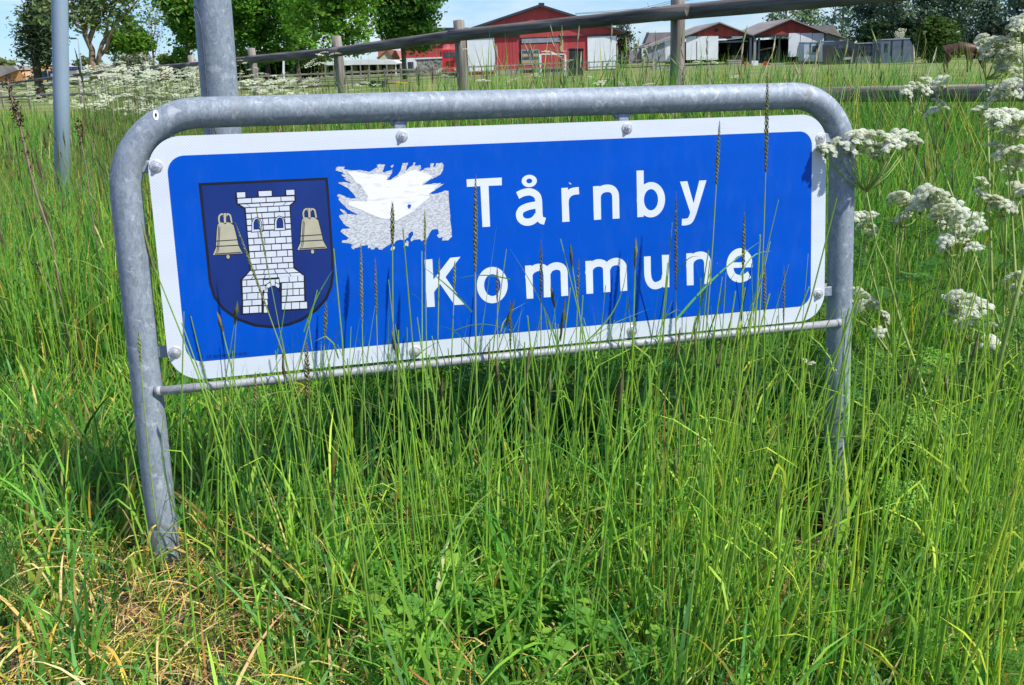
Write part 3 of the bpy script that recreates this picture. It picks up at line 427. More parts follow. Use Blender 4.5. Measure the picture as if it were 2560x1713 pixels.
def stroke_loops(pts, w):
    pts = smooth_line(pts); res = []; L_, R2 = [], []
    for i, p in enumerate(pts):
        a = pts[max(i - 1, 0)]; b = pts[min(i + 1, len(pts) - 1)]
        dx, dy = b[0] - a[0], b[1] - a[1]; l = math.hypot(dx, dy) or 1
        L_.append((p[0] - dy / l * w / 2, p[1] + dx / l * w / 2)); R2.append((p[0] + dy / l * w / 2, p[1] - dx / l * w / 2))
    for i in range(len(pts) - 1): res += [[L_[i], L_[i + 1], R2[i + 1]], [L_[i], R2[i + 1], R2[i]]]
    return res
mm = lambda pts: [(a / 1000, b / 1000) for a, b in pts]
def loops_of(items):
    out = []
    for it in items:
        if it[0] == 'P': out.append(mm(it[1]))
        elif it[0] == 'S': out += stroke_loops(mm(it[2]), it[1] / 1000)
        else:
            (cx, cy, rx, ry), (ix, iy) = it[1], it[2]; n = 40
            e = lambda a, x, y: ((cx + x * math.cos(a)) / 1000, (cy + y * math.sin(a)) / 1000)
            for k in range(n):
                a, b = 2 * math.pi * k / n, 2 * math.pi * (k + 1) / n
                out.append([e(a, rx, ry), e(b, rx, ry), e(b, ix, iy), e(a, ix, iy)])
    return out
flat([rrect(.0352, .0377, 1.4620, .4465, .033, 10)], -.0004).build('blue_panel', M['sheet_blue'], sign)
for ch, items in ART['letters']:
    tag(flat(loops_of(items), -.0008).build('letter', M['letter_white'], sign), 'white letter ' + ch)
flat([mm(ART['speck'])], -.0008).build('paint_chip', M['letter_white'], sign)
crest = flat([mm(ART['shield_o'])], -.0007).build('crest', M['crest_black'], sign)
flat([mm(ART['shield_i'])], -.0010).build('shield_field', M['crest_blue'], crest)
tw = flat([mm(ART['tower'])], -.0013)
for b in ART['bricks']: flat([mm(b)], -.0016, 1, tw)
for o_, i_ in ART['wins']:
    flat([mm(o_)], -.0018, 0, tw)
    c = [sum(p[k] for p in o_) / len(o_) for k in (0, 1)]
    flat([mm([(c[0] + (p[0] - c[0]) * .86, c[1] + (p[1] - c[1]) * .9) for p in o_])], -.0020, 1, tw)
    flat([mm([(c[0] + (p[0] - c[0]) * 1.16, c[1] + (p[1] - c[1]) * 1.1) for p in i_])], -.0022, 0, tw)
    flat([mm(i_)], -.0024, 2, tw)
tw.build('tower_emblem', [M['crest_black'], M['brick_white'], M['crest_blue']], crest)
for bl in ART['bells']:
    mb = MB(); body = mm(bl['body'])
    outl = []
    for i in range(len(body)): outl += stroke_loops([body[i], body[(i + 1) % len(body)]], .0028)
    flat(outl + [body], -.0013, 0, mb)
    k = 0
    for s_ in bl['loops']:
        flat(stroke_loops(mm(s_[2]), s_[1] / 1000 + .0016), -.0014 - k * .0002, 0, mb); flat(stroke_loops(mm(s_[2]), s_[1] / 1000), -.0015 - k * .0002, 1, mb); k += 1
    flat([body], -.0021, 1, mb)
    for s_ in bl['lines']: flat(stroke_loops(mm(s_[2]), s_[1] / 1000 + .0002), -.0023 - k * .0001, 0, mb); k += 1
    cx, cy, rx, ry = bl['clap']
    el = lambda f: [((cx + rx * f * math.cos(a)) / 1000, (cy + ry * f * math.sin(a)) / 1000) for a in np.linspace(0, 2 * math.pi, 14)[:-1]]
    flat([el(1.35)], -.0014, 0, mb); flat([el(.95)], -.0022, 1, mb)
    mb.build('bell_emblem', [M['crest_black'], M['bell_beige']], crest)
def jag(pts, f):
    out = []
    for i, p in enumerate(pts):
        q = pts[(i + 1) % len(pts)]; out.append(p)
        l = math.dist(p, q)
        n = int(l / .004)
        for k in range(1, n + 1):
            t = k / (n + 1); dx, dy = (q[0] - p[0]) / l, (q[1] - p[1]) / l; o = R_.uniform(-f, f)
            out.append((p[0] + (q[0] - p[0]) * t - dy * o, p[1] + (q[1] - p[1]) * t + dx * o))
    return out
res = flat([jag(mm(ART['sticker']), .0006)] + [mm(c) for c in ART['chips']], -.0009).build('sticker_residue', M['residue'], sign)
res['label'] = 'torn grey and white sticker remains'
flat([jag(mm(ART['sticker_w']), .0004)], -.0013).build('white_backing', M['residue_white'], res)
flat([mm(ART['hole'])], -.0016).build('blue_spot', M['sheet_blue'], res)
fc = bpy.data.curves.new('approval_mark', 'FONT'); fc.body = 'CE 2531 SR 00027 0122'; fc.size = .0098; fc.space_character = 0.93
fc.materials.append(M['ink'])
ft = bpy.data.objects.new('text_source', fc); COL.objects.link(ft)
bpy.context.view_layer.update()
tm = bpy.data.meshes.new_from_object(ft.evaluated_get(bpy.context.evaluated_depsgraph_get()))
sx = .079 / max(.01, ft.dimensions.x); bpy.data.objects.remove(ft)
fo = obj('approval_mark', tm, sign, P(.0735, .4412, -.0009)); fo.rotation_euler = (math.pi / 2, 0, 0); fo.scale = (sx, 0.82, 1)

bolts = [(.015, .056), (.5, .0155), (1.0, .016), (1.484, .055), (.015, .423), (.5, .4675), (1.001, .467), (1.483, .420)]
bolt0 = None
for i, (u, v) in enumerate(bolts):
    br = MB()
    if u < .1: br.bbox(P(-.0185, v - .012, .018), P(.028, v + .012, .024), .002)
    elif u > 1.4: br.bbox(P(1.474, v - .012, .018), P(1.535, v + .012, .024), .002)
    elif v < .1:
        br.bbox(P(u - .0125, -.0165, .018), P(u + .0125, .03, .024), .002)
        br.prism([P(u - .022, -.0175, .022), P(u - .013, -.006, .022), P(u + .013, -.006, .022), P(u + .022, -.0175, .022)], (0, .016, 0))
    else: br.bbox(P(u - .0125, .455, .018), P(u + .0125, .496, .024), .002)
    br.build('bracket', M['galv'], sign)
    if bolt0 is None:
        w = MB(); n = 24
        pr = [(.0125, 0), (.0125, -.0014), (.0112, -.0022), (.0075, -.0022)]
        vs = [(r * math.cos(2 * math.pi * k / n), y, r * math.sin(2 * math.pi * k / n)) for r, y in pr for k in range(n)]
        fs = [(j * n + k, j * n + (k + 1) % n, (j + 1) * n + (k + 1) % n, (j + 1) * n + k) for j in range(3) for k in range(n)] + [tuple(range(3 * n, 4 * n))]
        w.add(vs, fs, 0, True); wm = w.mesh('washer', M['steel'])
        h = MB(); pr = [(.0066, -.0020), (.0066, -.0065), (.0056, -.0078), (.0034, -.0078), (.0030, -.0108), (.0012, -.0112)]
        n = 12; vs = []
        for j, (r, y) in enumerate(pr):
            for k in range(n):
                rr = r * (1.0 if (k % 2 == 0 or j > 2) else .885); vs.append((rr * math.cos(2 * math.pi * k / n), y, rr * math.sin(2 * math.pi * k / n)))
        fs = [(j * n + k, j * n + (k + 1) % n, (j + 1) * n + (k + 1) % n, (j + 1) * n + k) for j in range(5) for k in range(n)] + [tuple(range(5 * n, 6 * n))]
        h.add(vs, fs); hm = h.mesh('bolt', M['steel']); bolt0 = True
    bo = obj('bolt', hm, sign, P(u, v, 0)); bo.rotation_euler = (0, R_.uniform(0, 1), 0)
    obj('washer', wm, bo)
# small oval label on the bend of the tube
cen = (-.047 + R0, -.0445 + R0)
lab = MB(); L2 = []
M['label_white'] = pm('label_white', (0.75, 0.74, 0.7), (0.85, 0.84, 0.8), 200, 0.5)
for sc0, yo, mi in ((1.0, 0, 0), (0.38, .0006, 1)):
    ring = []
    for a in np.linspace(0, 2 * math.pi, 17)[:-1]:
        u_, v_ = .024 + .0052 * sc0 * math.cos(a), -.041 + .0105 * sc0 * math.sin(a)
        rad = math.hypot(u_ - cen[0], v_ - cen[1]) - R0
        dd = .03 - math.sqrt(max(0, .0304 ** 2 - rad ** 2))
        ring.append(P(u_, v_, dd - .0006 - yo))
    lab.add(ring, [tuple(range(16))], mi)
lab.build('label_sticker', [M['label_white'], M['ink']], sign)

# ------------------------------------------------------------------ the two poles behind it
p0, p1 = at(528, -40, 3.55), at(556, 310, 3.55)
d = (p0 - p1).normalized(); foot = p1 - d * ((p1.z - .02) / d.z); topp = foot + d * 3.6
lean = Vector((0, 0, 1)).rotation_difference(d)
pole = thing('lamp_post', 'thick galvanised steel post with a curved hatch seam, behind the left of the sign', 'post', foot)
pole.rotation_mode = 'QUATERNION'; pole.rotation_quaternion = lean
rad = .0585
MB().tube([(0, 0, z) for z in (-.2, 1.0, 2.0, 2.9, 3.6)], [rad * 1.05, rad * 1.03, rad, rad * .97, rad * .95], 36).build('pole', M['galv'], pole)
ht = MB(); hh = (at(490, 19, 3.55) - foot).length
n = 10; vs = []; 
zs = [hh - .62, hh - .5, hh - .35, hh - .2, hh - .09] + [hh - .09 + .09 * q for q in (.3, .55, .75, .88, .96, .99, 1.0)]
for j, z in enumerate(zs):
    hw = 0.62 * (math.sqrt(max(0, 1 - ((z - (hh - .09)) / .09) ** 2)) if z > hh - .09 else 1)
    hw = max(hw, .03)
    for k in range(n):
        a = -math.pi / 2 - 1.08 + hw * (2 * k / (n - 1) - 1)
        vs.append(((rad + .003) * math.cos(a), (rad + .003) * math.sin(a), z))
ht.add(vs, [(j * n + k, j * n + k + 1, (j + 1) * n + k + 1, (j + 1) * n + k) for j in range(11) for k in range(n - 1)], 0, True)
edge = [vs[j * n + n - 1] for j in range(12)] + [vs[j * n] for j in range(11, -1, -1)]
ht.build('access_hatch', M['galv'], pole)
MB().tube(edge, .0022, 6).build('hatch_seam', pm('seam_dark', (0.12, 0.13, 0.14), None, 40, 0.6), pole)

p0, p1 = at(148, -60, 6.4), at(157, 470, 6.4)
d = (p0 - p1).normalized(); foot = p1 - d * ((p1.z - float(zg(p1.x, 6.4))) / d.z)
post2 = thing('metal_pole', 'thin smooth grey metal pole rising from the grass at the far left', 'pole', foot)
post2.rotation_mode = 'QUATERNION'; post2.rotation_quaternion = Vector((0, 0, 1)).rotation_difference(d)
MB().tube([(0, 0, z) for z in (-.2, 1, 2, 4.2)], .0465, 28).build('pole', M['galv_smooth'], post2)
MB().tube([(0, 0, z) for z in (-.1, .1, .14)], [.056, .056, .049], 28).build('sleeve', M['galv_smooth'], post2)

# ------------------------------------------------------------------ log fence
M['log'] = pm('weathered_log', (0.14, 0.122, 0.105), (0.36, 0.32, 0.275), 26, 0.9, bump=0.9, stretch=(1, 1, 0.07), lo=0.36, hi=0.66, detail=9)
M['log_rail'] = pm('dark_log', (0.05, 0.045, 0.044), (0.21, 0.19, 0.17), 26, 0.92, bump=0.9, stretch=(1, 1, 0.07), lo=0.34, hi=0.7, detail=9)
def log(name, a, b, r, mat, parent, seg=7, n=14, jitter=0.05, orig=(0, 0, 0)):
    a, b = Vector(a), Vector(b); d = b - a; Lg = d.length; vs = []
    ph = R_.uniform(0, 6)
    for i in range(seg + 1):
        t = i / seg
        for k in range(n):
            an = 2 * math.pi * k / n
            rr = r * (1 + jitter * math.sin(an * 2 + ph + t * 3) * .6 + R_.uniform(-jitter, jitter) * .5)
            vs.append((rr * math.cos(an) + r * .25 * math.sin(t * 3.1 + ph) * .5, rr * math.sin(an), t * Lg))
    fs = [(j * n + k, j * n + (k + 1) % n, (j + 1) * n + (k + 1) % n, (j + 1) * n + k) for j in range(seg) for k in range(n)]
    mb = MB().add(vs, fs, 0, True)
    c0, c1 = len(mb.v), len(mb.v) + 1
    mb.v += [(0, 0, -.01), (0, 0, Lg + .008)]
    for k in range(n):
        mb.f.append((c0, (k + 1) % n, k)); mb.m.append(0); mb.sm.append(False)
        mb.f.append((c1, seg * n + k, seg * n + (k + 1) % n)); mb.m.append(0); mb.sm.append(False)
    o = mb.build(name, mat, parent, a - Vector(orig))
    o.rotation_mode = 'QUATERNION'; o.rotation_quaternion = d.to_track_quat('Z', 'Y')
    return o
fp = [(1693, -60, 7.3), (1147, 51, 9.4), (841, 91, 11.6), (628, 121, 14.0), (477, 139, 16.9)]     # post: pixel x, pixel y of its top, depth
rl = [(2700, -60, 5.2), (1693, 31, 7.2), (1147, 88, 9.3), (841, 130, 11.5), (628, 149, 13.9), (477, 163, 16.8)]
d0 = (at(477, 139, 16.9) - at(628, 121, 14.0))
fence_o = at(1147, 500, 9.4); fence_o.z = float(zg(fence_o.x, 9.4))
fence = thing('log_fence', 'weathered grey round log fence running from upper right away to the left', 'fence', fence_o)
posts = []
for px, py, Y in fp: 
    t = at(px, py, Y); posts.append(t)
far_rl = [(366, 172, 20.5), (310, 176, 23.6), (254, 181, 27), (195, 187.5, 31), (131, 195, 36), (66, 203, 41), (0, 211, 46), (-70, 219, 52)]
for px, py, Y in far_rl: q = at(px, py, Y); posts.append(q + Vector((0, 0, .13)))
posts.insert(0, at(2700, -160, 5.2))
rails = [at(*r) for r in rl]
for r in far_rl: rails.append(at(*r) - Vector((0, .1, 0)))
for i, t in enumerate(posts):
    gz = float(zg(t.x, t.y)) - .3
    lean_x = [0, .0, .03, .06, .06, .05][i] if i < 6 else .02
    log('post', (t.x + lean_x, t.y, gz), t, .051, M['log'], fence, orig=fence_o)
for i in range(len(rails) - 1):
    a, b = rails[i], rails[i + 1]
    e = (b - a).normalized() * .12
    log('rail', a - e - Vector((0, .02 * (i % 2), 0)), b + e - Vector((0, .02 * (i % 2), 0)), .0495 if i < 4 else .045, M['log_rail'], fence, 9, orig=fence_o)
dz = at(2300, -20, 5.6).z - at(2300, 248, 5.6).z
for i in range(len(rails) - 1):
    a, b = rails[i] - Vector((0, .01, dz)), rails[i + 1] - Vector((0, .01, dz)); e = (b - a).normalized() * .1
    log('rail', a - e, b + e, .046, M['log'], fence, 7, orig=fence_o)

# ------------------------------------------------------------------ trees
def rand_unit(n):
    v = rng.normal(size=(n, 3)); return v / np.linalg.norm(v, axis=1, keepdims=True)

def leaf_quads(C, size, col, stretch=1.5, up=0.3):
    """one folded quad leaf (or leaf clump) at each centre C"""
    n = len(C); a = rand_unit(n); a[:, 2] *= 0.7; a /= np.linalg.norm(a, axis=1, keepdims=True)
    b = np.cross(a, rand_unit(n)); b /= np.linalg.norm(b, axis=1, keepdims=True)
    s = size * rng.uniform(0.6, 1.4, (n, 1))
    V = np.stack([C - a * s * stretch * .5, C + b * s * .5, C + a * s * stretch * .5, C - b * s * .5 ], 1).reshape(-1, 3)
    F = np.arange(4 * n).reshape(n, 4)
    return V, F, np.repeat(col, 4, axis=0)

def jcol(base, n, j=0.18, hue=0.1):
    base = np.array(base)
    k = np.exp(rng.normal(0, j, (n, 1))); h = rng.normal(0, hue, (n, 1))
    return np.clip(base * k * np.concatenate([1 + h, np.ones_like(h), 1 - h], 1), 0, 1)

def limb_path(a, b, bend, n=5):
    a, b = Vector(a), Vector(b); off = Vector((R_.uniform(-1, 1), R_.uniform(-1, 1), R_.uniform(0, 1))) * bend
    return [a.lerp(b, t) + off * math.sin(t * math.pi) for t in [i / n for i in range(n + 1)]]

def tree(name, label, base, height, trunk_r, lobes, nclump, per, clump_r, leaf, col, group=None, trunk_top=0.5, droop=0.0, limbs=7, cat='tree', hue=.12, shell=0.45, bark=None, flowers=0):
    """lobes: (dx, dy, z, rx, ry, rz) relative to the base"""
    t = thing(name, label, cat, base, 0, group)
    tb = MB(); ht = height * trunk_top
    lean_ = R_.uniform(-.02, .02) * height
    tb.tube([(lean_ * k, 0, ht * k) for k in (-.1, .2, .5, .8, 1)], [trunk_r * 1.3, trunk_r * 1.05, trunk_r * .9, trunk_r * .75, trunk_r * .5], 9)
    vol = np.array([l[3] * l[4] * l[5] for l in lobes]); vol = vol ** .7; vol = vol / vol.sum()
    for k in range(limbs):
        l = lobes[R_.randrange(len(lobes))]
        tip = Vector((l[0] + R_.uniform(-.7, .7) * l[3], l[1] + R_.uniform(-.7, .7) * l[4], l[2] + R_.uniform(-.3, .7) * l[5]))
        st = Vector((lean_ * .6, 0, ht * R_.uniform(.45, 1)))
        pth = limb_path(st, tip, height * .06)
        tb.tube(pth, [trunk_r * .5 * (1 - .8 * i / 5) for i in range(6)], 6)
        for q in range(3):
            s0 = pth[R_.randrange(2, 5)]; e = s0 + Vector((R_.uniform(-1, 1) * l[3] * .6, R_.uniform(-1, 1) * l[4] * .6, R_.uniform(-.2, .8) * l[5] * .6))
            tb.tube(limb_path(s0, e, height * .03, 3), [trunk_r * .2, trunk_r * .15, trunk_r * .1, trunk_r * .05], 4)
    tb.build('trunk', bark or M['bark'], t)
    idx = rng.choice(len(lobes), nclump, p=vol); Lb = np.array([l for l in lobes])[idx]
    u = rand_unit(nclump); rr = rng.uniform(shell, 1.02, (nclump, 1)) ** .6
    C0 = Lb[:, :3] + u * rr * Lb[:, 3:]
    cc = jcol(col, nclump, .22, hue * .8)
    C = np.repeat(C0, per, 0) + rng.normal(size=(nclump * per, 3)) * clump_r * np.array([1, 1, .55])
    if droop: C[:, 2] -= np.abs(rng.exponential(droop, len(C)))
    cl = np.repeat(cc, per, 0) * np.exp(rng.normal(0, .12, (len(C), 1)))
    if flowers: 
        k = rng.random(len(C)) < flowers; cl[k] = np.array([.75, .73, .55])
    V, F, cv = leaf_quads(C, leaf, cl, 1.5 if not droop else 2.6)
    obj('crown', np_mesh('crown', V, F, M['tree_leaf'], cv), t)
    return t

def gpt(px, Y, dz=0.0):
    p = at(px, 170, Y); return Vector((p.x, Y, float(zg(p.x, Y)) + dz))
def zpx(px, py, Y): return at(px, py, Y).z
def xpx(px, py, Y): return at(px, py, Y).x
def pxm(Y): return Y / 2565.0          # metres per photo pixel at depth Y

def crown_box(px0, px1, py0, py1, Y, n, basez, bx, squash=1.0, round_=0.62):
    """scatter n lobes through the crown's volume"""
    x0, x1 = xpx(px0, 100, Y), xpx(px1, 100, Y); cx = (x0 + x1) / 2; zt, zb = zpx((px0 + px1) / 2, py0, Y), zpx((px0 + px1) / 2, py1, Y)
    w, h = (x1 - x0) / 2, (zt - zb) / 2; out = []
    for k in range(n):
        a = R_.uniform(0, 2 * math.pi); q = R_.random() ** .5; zz = R_.uniform(-.72, .72)
        s = math.sqrt(max(.05, 1 - zz * zz)) * q * round_
        r = R_.uniform(.34, .5)
        out.append((cx - bx + w * s * math.cos(a), w * s * math.sin(a) * squash, (zt + zb) / 2 - basez + h * zz, w * r, w * r * squash, h * r))
    return out

G1 = 'broad round trees in the row left of the red barn'
# px0, px1, py top, py bottom, depth, colour, label
row = [
 (394, 552, -150, 146, 84, (0.118, 0.278, 0.030), 'bright green conical-crowned tree behind the thick post, leftmost of the round row'),
 (574, 768, -230, 142, 92, (0.111, 0.264, 0.030), 'broad bright green tree just right of the thick post'),
 (722, 962, -230, 140, 84, (0.160, 0.341, 0.034), 'yellowish bright green tree in the middle of the round row'),
 (905, 1116, -150, 130, 88, (0.077, 0.195, 0.030), 'dark green tree at the right end of the round row, beside the barn'),
 (680, 810, -260, 140, 104, (0.062, 0.154, 0.030), 'darker tree showing between two brighter round trees'),
 (520, 610, -40, 136, 108, (0.126, 0.222, 0.042), 'small far tree seen just behind the thick post'),
]
for px0, px1, py0, py1, Y, c, lab in row:
    b = gpt((px0 + px1) / 2, Y); lb = crown_box(px0, px1, py0, py1, Y, 34, b.z, b.x, 1, .74)
    H = zpx((px0 + px1) / 2, py0, Y) - b.z
    tree('broadleaf_tree', lab, b, H, .2, lb, 1000, 20, .34, .215, c, G1, .45, hue=.1)
# forked willow-like tree and its drooping neighbour
Y = 70; b = gpt(236, Y)
t = thing('forked_tree', 'sparse grey-green tree with a forked brown trunk left of the thick post', 'tree', b)
tb = MB(); K = lambda px, py: at(px, py, Y) - b + Vector((0, R_.uniform(-.4, .4), 0))
M['bark_warm'] = pm('bark_warm', (0.14, 0.10, 0.06), (0.26, 0.19, 0.12), 5, .9, bump=.5, stretch=(1, 1, .3))
def limb(pts, r0, r1, n=8):
    pp = [K(*q) for q in pts]; k = len(pp); tb.tube(pp, [r0 + (r1 - r0) * i / (k - 1) for i in range(k)], n)
limb([(236, 200), (233, 165), (226, 125), (218, 88), (210, 62), (190, 30), (160, 5), (140, -20)], .27, .06)
limb([(240, 175), (248, 140), (252, 110), (262, 88), (266, 50), (285, 10), (300, -40)], .19, .05)
limb([(222, 105), (234, 60), (232, 10), (238, -60)], .2, .06)
limb([(246, 140), (262, 125), (285, 70), (330, 20), (350, -10)], .14, .04)
limb([(216, 80), (195, 62), (172, 40), (130, 20)], .12, .03)
tips = []
for k in range(60):
    s0 = K(R_.uniform(150, 330), R_.uniform(-60, 60)); e = s0 + Vector((R_.uniform(-1.6, 1.6), R_.uniform(-1, 1), R_.uniform(-.8, 1.4)))
    tb.tube(limb_path(s0, e, .3, 3), [.05, .04, .03, .015], 4); tips.append(e)
tb.build('trunk', M['bark_warm'], t)
n = 620; C0 = np.array([list(K(R_.gauss(235, 75), R_.uniform(-110, 66))) for _ in range(n)]); 
C = np.repeat(C0, 7, 0) + rng.normal(size=(n * 7, 3)) * [.4, .4, .35]; 
V, F, cv = leaf_quads(C, .15, jcol((.21, .29, .10), len(C), .25, .12), 2.4); obj('crown', np_mesh('crown', V, F, M['tree_leaf'], cv), t)

Y = 78; b = gpt(92, Y)
tree('weeping_tree', 'dark weeping tree left of the thin metal pole', b, 10, .3,
     [(xpx(95, 60, Y) - b.x, 0, zpx(95, 60, Y) - b.z, 1.3, 1.3, 1.7), (xpx(110, 20, Y) - b.x, 0, zpx(100, 20, Y) - b.z, 1.1, 1.2, 1.6), (xpx(72, 100, Y) - b.x, 0, zpx(70, 100, Y) - b.z, .9, 1, 1.4), (xpx(120, 110, Y) - b.x, 0, zpx(120, 110, Y) - b.z, .9, 1, 1.4), (xpx(100, -20, Y) - b.x, .3, zpx(100, -20, Y) - b.z, .9, 1, 1.2)],
     420, 14, .3, .13, (.075, .12, .055), None, .6, droop=.6, limbs=9, shell=.3)
Y = 82; b = gpt(333, Y)
tree('young_tree', 'small bright green tree with a pointed crown, left of the thick post', b, 6, .13,
     [(xpx(px, py, Y) - b.x, R_.uniform(-.4, .4), zpx(px, py, Y) - b.z, rx, rx, rz) for px, py, rx, rz in ((318, 52, .45, .5), (322, 72, .7, .6), (300, 96, .9, .5), (340, 98, 1.0, .5), (318, 110, 1.2, .6), (362, 112, .55, .4), (285, 122, .5, .35), (345, 128, .8, .4))],
     300, 14, .24, .2, (.12, .26, .025), None, .6, limbs=6)
b = gpt(385, 95)
tree('sparse_tree', 'thin sparse tree with open twigs behind the white flagpole', b, 6, .08,
     [(xpx(px, py, 95) - b.x, 0, zpx(px, py, 95) - b.z, .9, .9, 1.0) for px, py in ((385, 60), (375, 90), (395, 100), (388, 45))], 90, 6, .4, .11, (.16, .22, .10), None, .8, limbs=12, shell=.1)
b = gpt(330, 72)
tree('flowering_bush', 'cream-flowered hawthorn bush under the small pointed tree', b, 2, .06,
     [(xpx(px, py, 72) - b.x, 0, zpx(px, py, 72) - b.z, .65, .6, .45) for px, py in ((305, 152), (330, 160), (352, 152), (318, 168), (366, 160))], 170, 12, .16, .12, (.16, .22, .06), None, .3, cat='bush', flowers=.4)
# trees round the sheds and along the right
b = gpt(1562, 142)
tree('narrow_tree', 'narrow grey-green tree at the right corner of the red barn', b, 7, .12, [(xpx(px, py, 142) - b.x, 0, zpx(px, py, 142) - b.z, rx, rx, rz) for px, py, rx, rz in ((1558, 78, .9, .9), (1562, 96, 1.0, 1.0), (1552, 118, .8, 1.0), (1556, 140, .7, .9))], 200, 10, .3, .2, (.07, .11, .05), None, .6)
G2 = 'dark trees along the upper right'
right = [
 (1918, 2000, -60, 140, 160, (0.244, 0.344, 0.197), 'pale green airy tree behind the right shed, leftmost of the right-hand trees'),
 (1985, 2062, -90, 140, 168, (0.197, 0.310, 0.164), 'tall airy tree above the ridge of the right shed'),
 (2050, 2150, -160, 145, 150, (0.147, 0.237, 0.147), 'tall dark tree above the trailers, behind the shed roof corner'),
 (2120, 2215, -160, 148, 128, (0.131, 0.197, 0.138), 'dull dark tree above the dark vehicle'),
 (2195, 2290, -200, 150, 122, (0.147, 0.216, 0.131), 'dark tree behind the grey trailer roof'),
 (2275, 2365, -180, 150, 126, (0.115, 0.183, 0.117), 'dark tree just left of the horse'),
 (2350, 2440, -200, 148, 116, (0.131, 0.204, 0.117), 'dark tree right behind the horse'),
 (2430, 2520, -190, 146, 124, (0.112, 0.177, 0.117), 'dark tree beyond the white umbels at the right'),
 (2505, 2620, -190, 146, 112, (0.147, 0.210, 0.147), 'dark tree cut by the right edge of the picture'),
]
for px0, px1, py0, py1, Y, c, lab in right:
    b = gpt((px0 + px1) / 2, Y); lb = crown_box(px0 - 10, px1 + 10, py0, py1 + 4, Y, 30, b.z, b.x, 1, .75)
    H = zpx((px0 + px1) / 2, py0, Y) - b.z
    tree('grey_green_tree', lab, b, H, .17, lb, 430 if px0 > 2060 else 230, 12, .42, .27, c, G2, .85, hue=.12, shell=.2, limbs=10)
for px0, px1, py0, py1, Y, c, lab in [(2300, 2400, 38, 160, 90, (.075, .135, .025), 'mid-green bush between the grey trailer and the horse'), (2130, 2230, 55, 155, 118, (.04, .085, .03), 'dark green bush behind the dark vehicle and trailer'),
                                      (2420, 2560, 60, 152, 104, (.03, .05, .03), 'dark low bush right of the horse'), (2230, 2310, 50, 156, 116, (.035, .07, .03), 'dark green bush behind the end of the grey trailer')]:
    b = gpt((px0 + px1) / 2, Y); tree('bush', lab, b, 3, .1, crown_box(px0, px1, py0, py1, Y, 14, b.z, b.x), 420, 14, .28, .22, c, None, .3, cat='bush')
b = gpt(2245, 100)
tree('white_bush', 'white-flowering bush rising just above the grey trailer', b, 2.6, .05, crown_box(2226, 2264, 66, 118, 100, 6, b.z, b.x), 70, 10, .12, .11, (.35, .40, .25), None, .7, cat='bush', flowers=.6)
b = gpt(400, 110)
tree('bush', 'round yellow-green bush between the flagpole and the thick post', b, 3, .1, crown_box(388, 424, 138, 176, 110, 5, b.z, b.x), 80, 10, .25, .22, (.16, .22, .03), None, .5, cat='bush')
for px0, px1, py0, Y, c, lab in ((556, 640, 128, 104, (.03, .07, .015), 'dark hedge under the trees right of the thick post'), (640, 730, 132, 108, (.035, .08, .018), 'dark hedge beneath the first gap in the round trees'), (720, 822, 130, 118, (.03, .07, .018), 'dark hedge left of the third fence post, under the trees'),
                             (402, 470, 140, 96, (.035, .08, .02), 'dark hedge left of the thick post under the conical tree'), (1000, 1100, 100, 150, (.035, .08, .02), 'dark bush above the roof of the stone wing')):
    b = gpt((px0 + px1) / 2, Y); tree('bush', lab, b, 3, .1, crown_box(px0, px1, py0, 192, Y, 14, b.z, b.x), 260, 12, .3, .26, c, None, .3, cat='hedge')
M['hedge'] = M['tree_leaf']
n = 5200; hx = rng.uniform(-150, 190, n); hy = 205 + hx * .1 + rng.normal(0, 3, n); hz = -.42 + np.abs(rng.normal(0, 1, n)) * (1.3 + .9 * np.sin(hx * .09) + .5 * np.sin(hx * .31))
V, F, cv = leaf_quads(np.stack([hx, hy, hz], 1), 1.0, jcol((.10, .15, .06), n, .3, .15), 1.3)
tag(obj('far_hedgerow', np_mesh('far_hedgerow', V, F, M['tree_leaf'], cv)), 'far green hedgerow along the horizon', 'hedgerow', kind='stuff')
for px0, px1, py0, lab in ((-40, 40, 152, 'far pale green tree line above the grey roof at the left edge'), (165, 260, 152, 'far pale green tree line behind the street lamp')):
    Y = 220; b = gpt((px0 + px1) / 2, Y); tree('distant_tree', lab, b, 4, .2, crown_box(px0, px1, py0, 182, Y, 10, b.z, b.x), 120, 10, .6, .5, (.18, .22, .07), None, .4)

# ------------------------------------------------------------------ buildings
M['red'] = pm('red_cladding', (0.42, 0.048, 0.055), (0.50, 0.065, 0.07), 1.2, .7, stretch=(1, 1, .15))
M['red2'] = pm('faded_red_boards', (0.30, 0.045, 0.035), (0.40, 0.07, 0.05), 1.5, .8, stretch=(1, 1, .1))
M['white'] = pm('white_panel', (0.72, 0.75, 0.80), (0.82, 0.84, 0.87), .8, .6)
M['roof_dark'] = pm('dark_roof_edge', (0.03, 0.035, 0.05), (0.05, 0.055, 0.075), 1, .6)
M['roof_grey'] = pm('grey_fibre_roof', (0.20, 0.18, 0.17), (0.32, 0.29, 0.27), .6, .9, stretch=(1, .2, 1))
M['tile'] = pm('red_roof_tiles', (0.40, 0.15, 0.09), (0.52, 0.22, 0.14), 3, .85)
M['black'] = pm('black_plastic', (0.012, 0.013, 0.016), (0.03, 0.03, 0.035), 4, .5)
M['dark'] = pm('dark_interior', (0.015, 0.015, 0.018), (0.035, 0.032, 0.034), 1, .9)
M['grey_blue'] = pm('grey_blue_metal', (0.22, 0.25, 0.30), (0.32, 0.35, 0.40), 1, .6)
M['glass'] = pm('window_glass', (0.03, 0.04, 0.05), (0.06, 0.08, 0.10), 2, .08, spec=.8)
M['stone'] = pm('field_stone', (0.16, 0.14, 0.13), (0.40, 0.36, 0.33), 2.2, .95, lo=.4, hi=.6, detail=9)
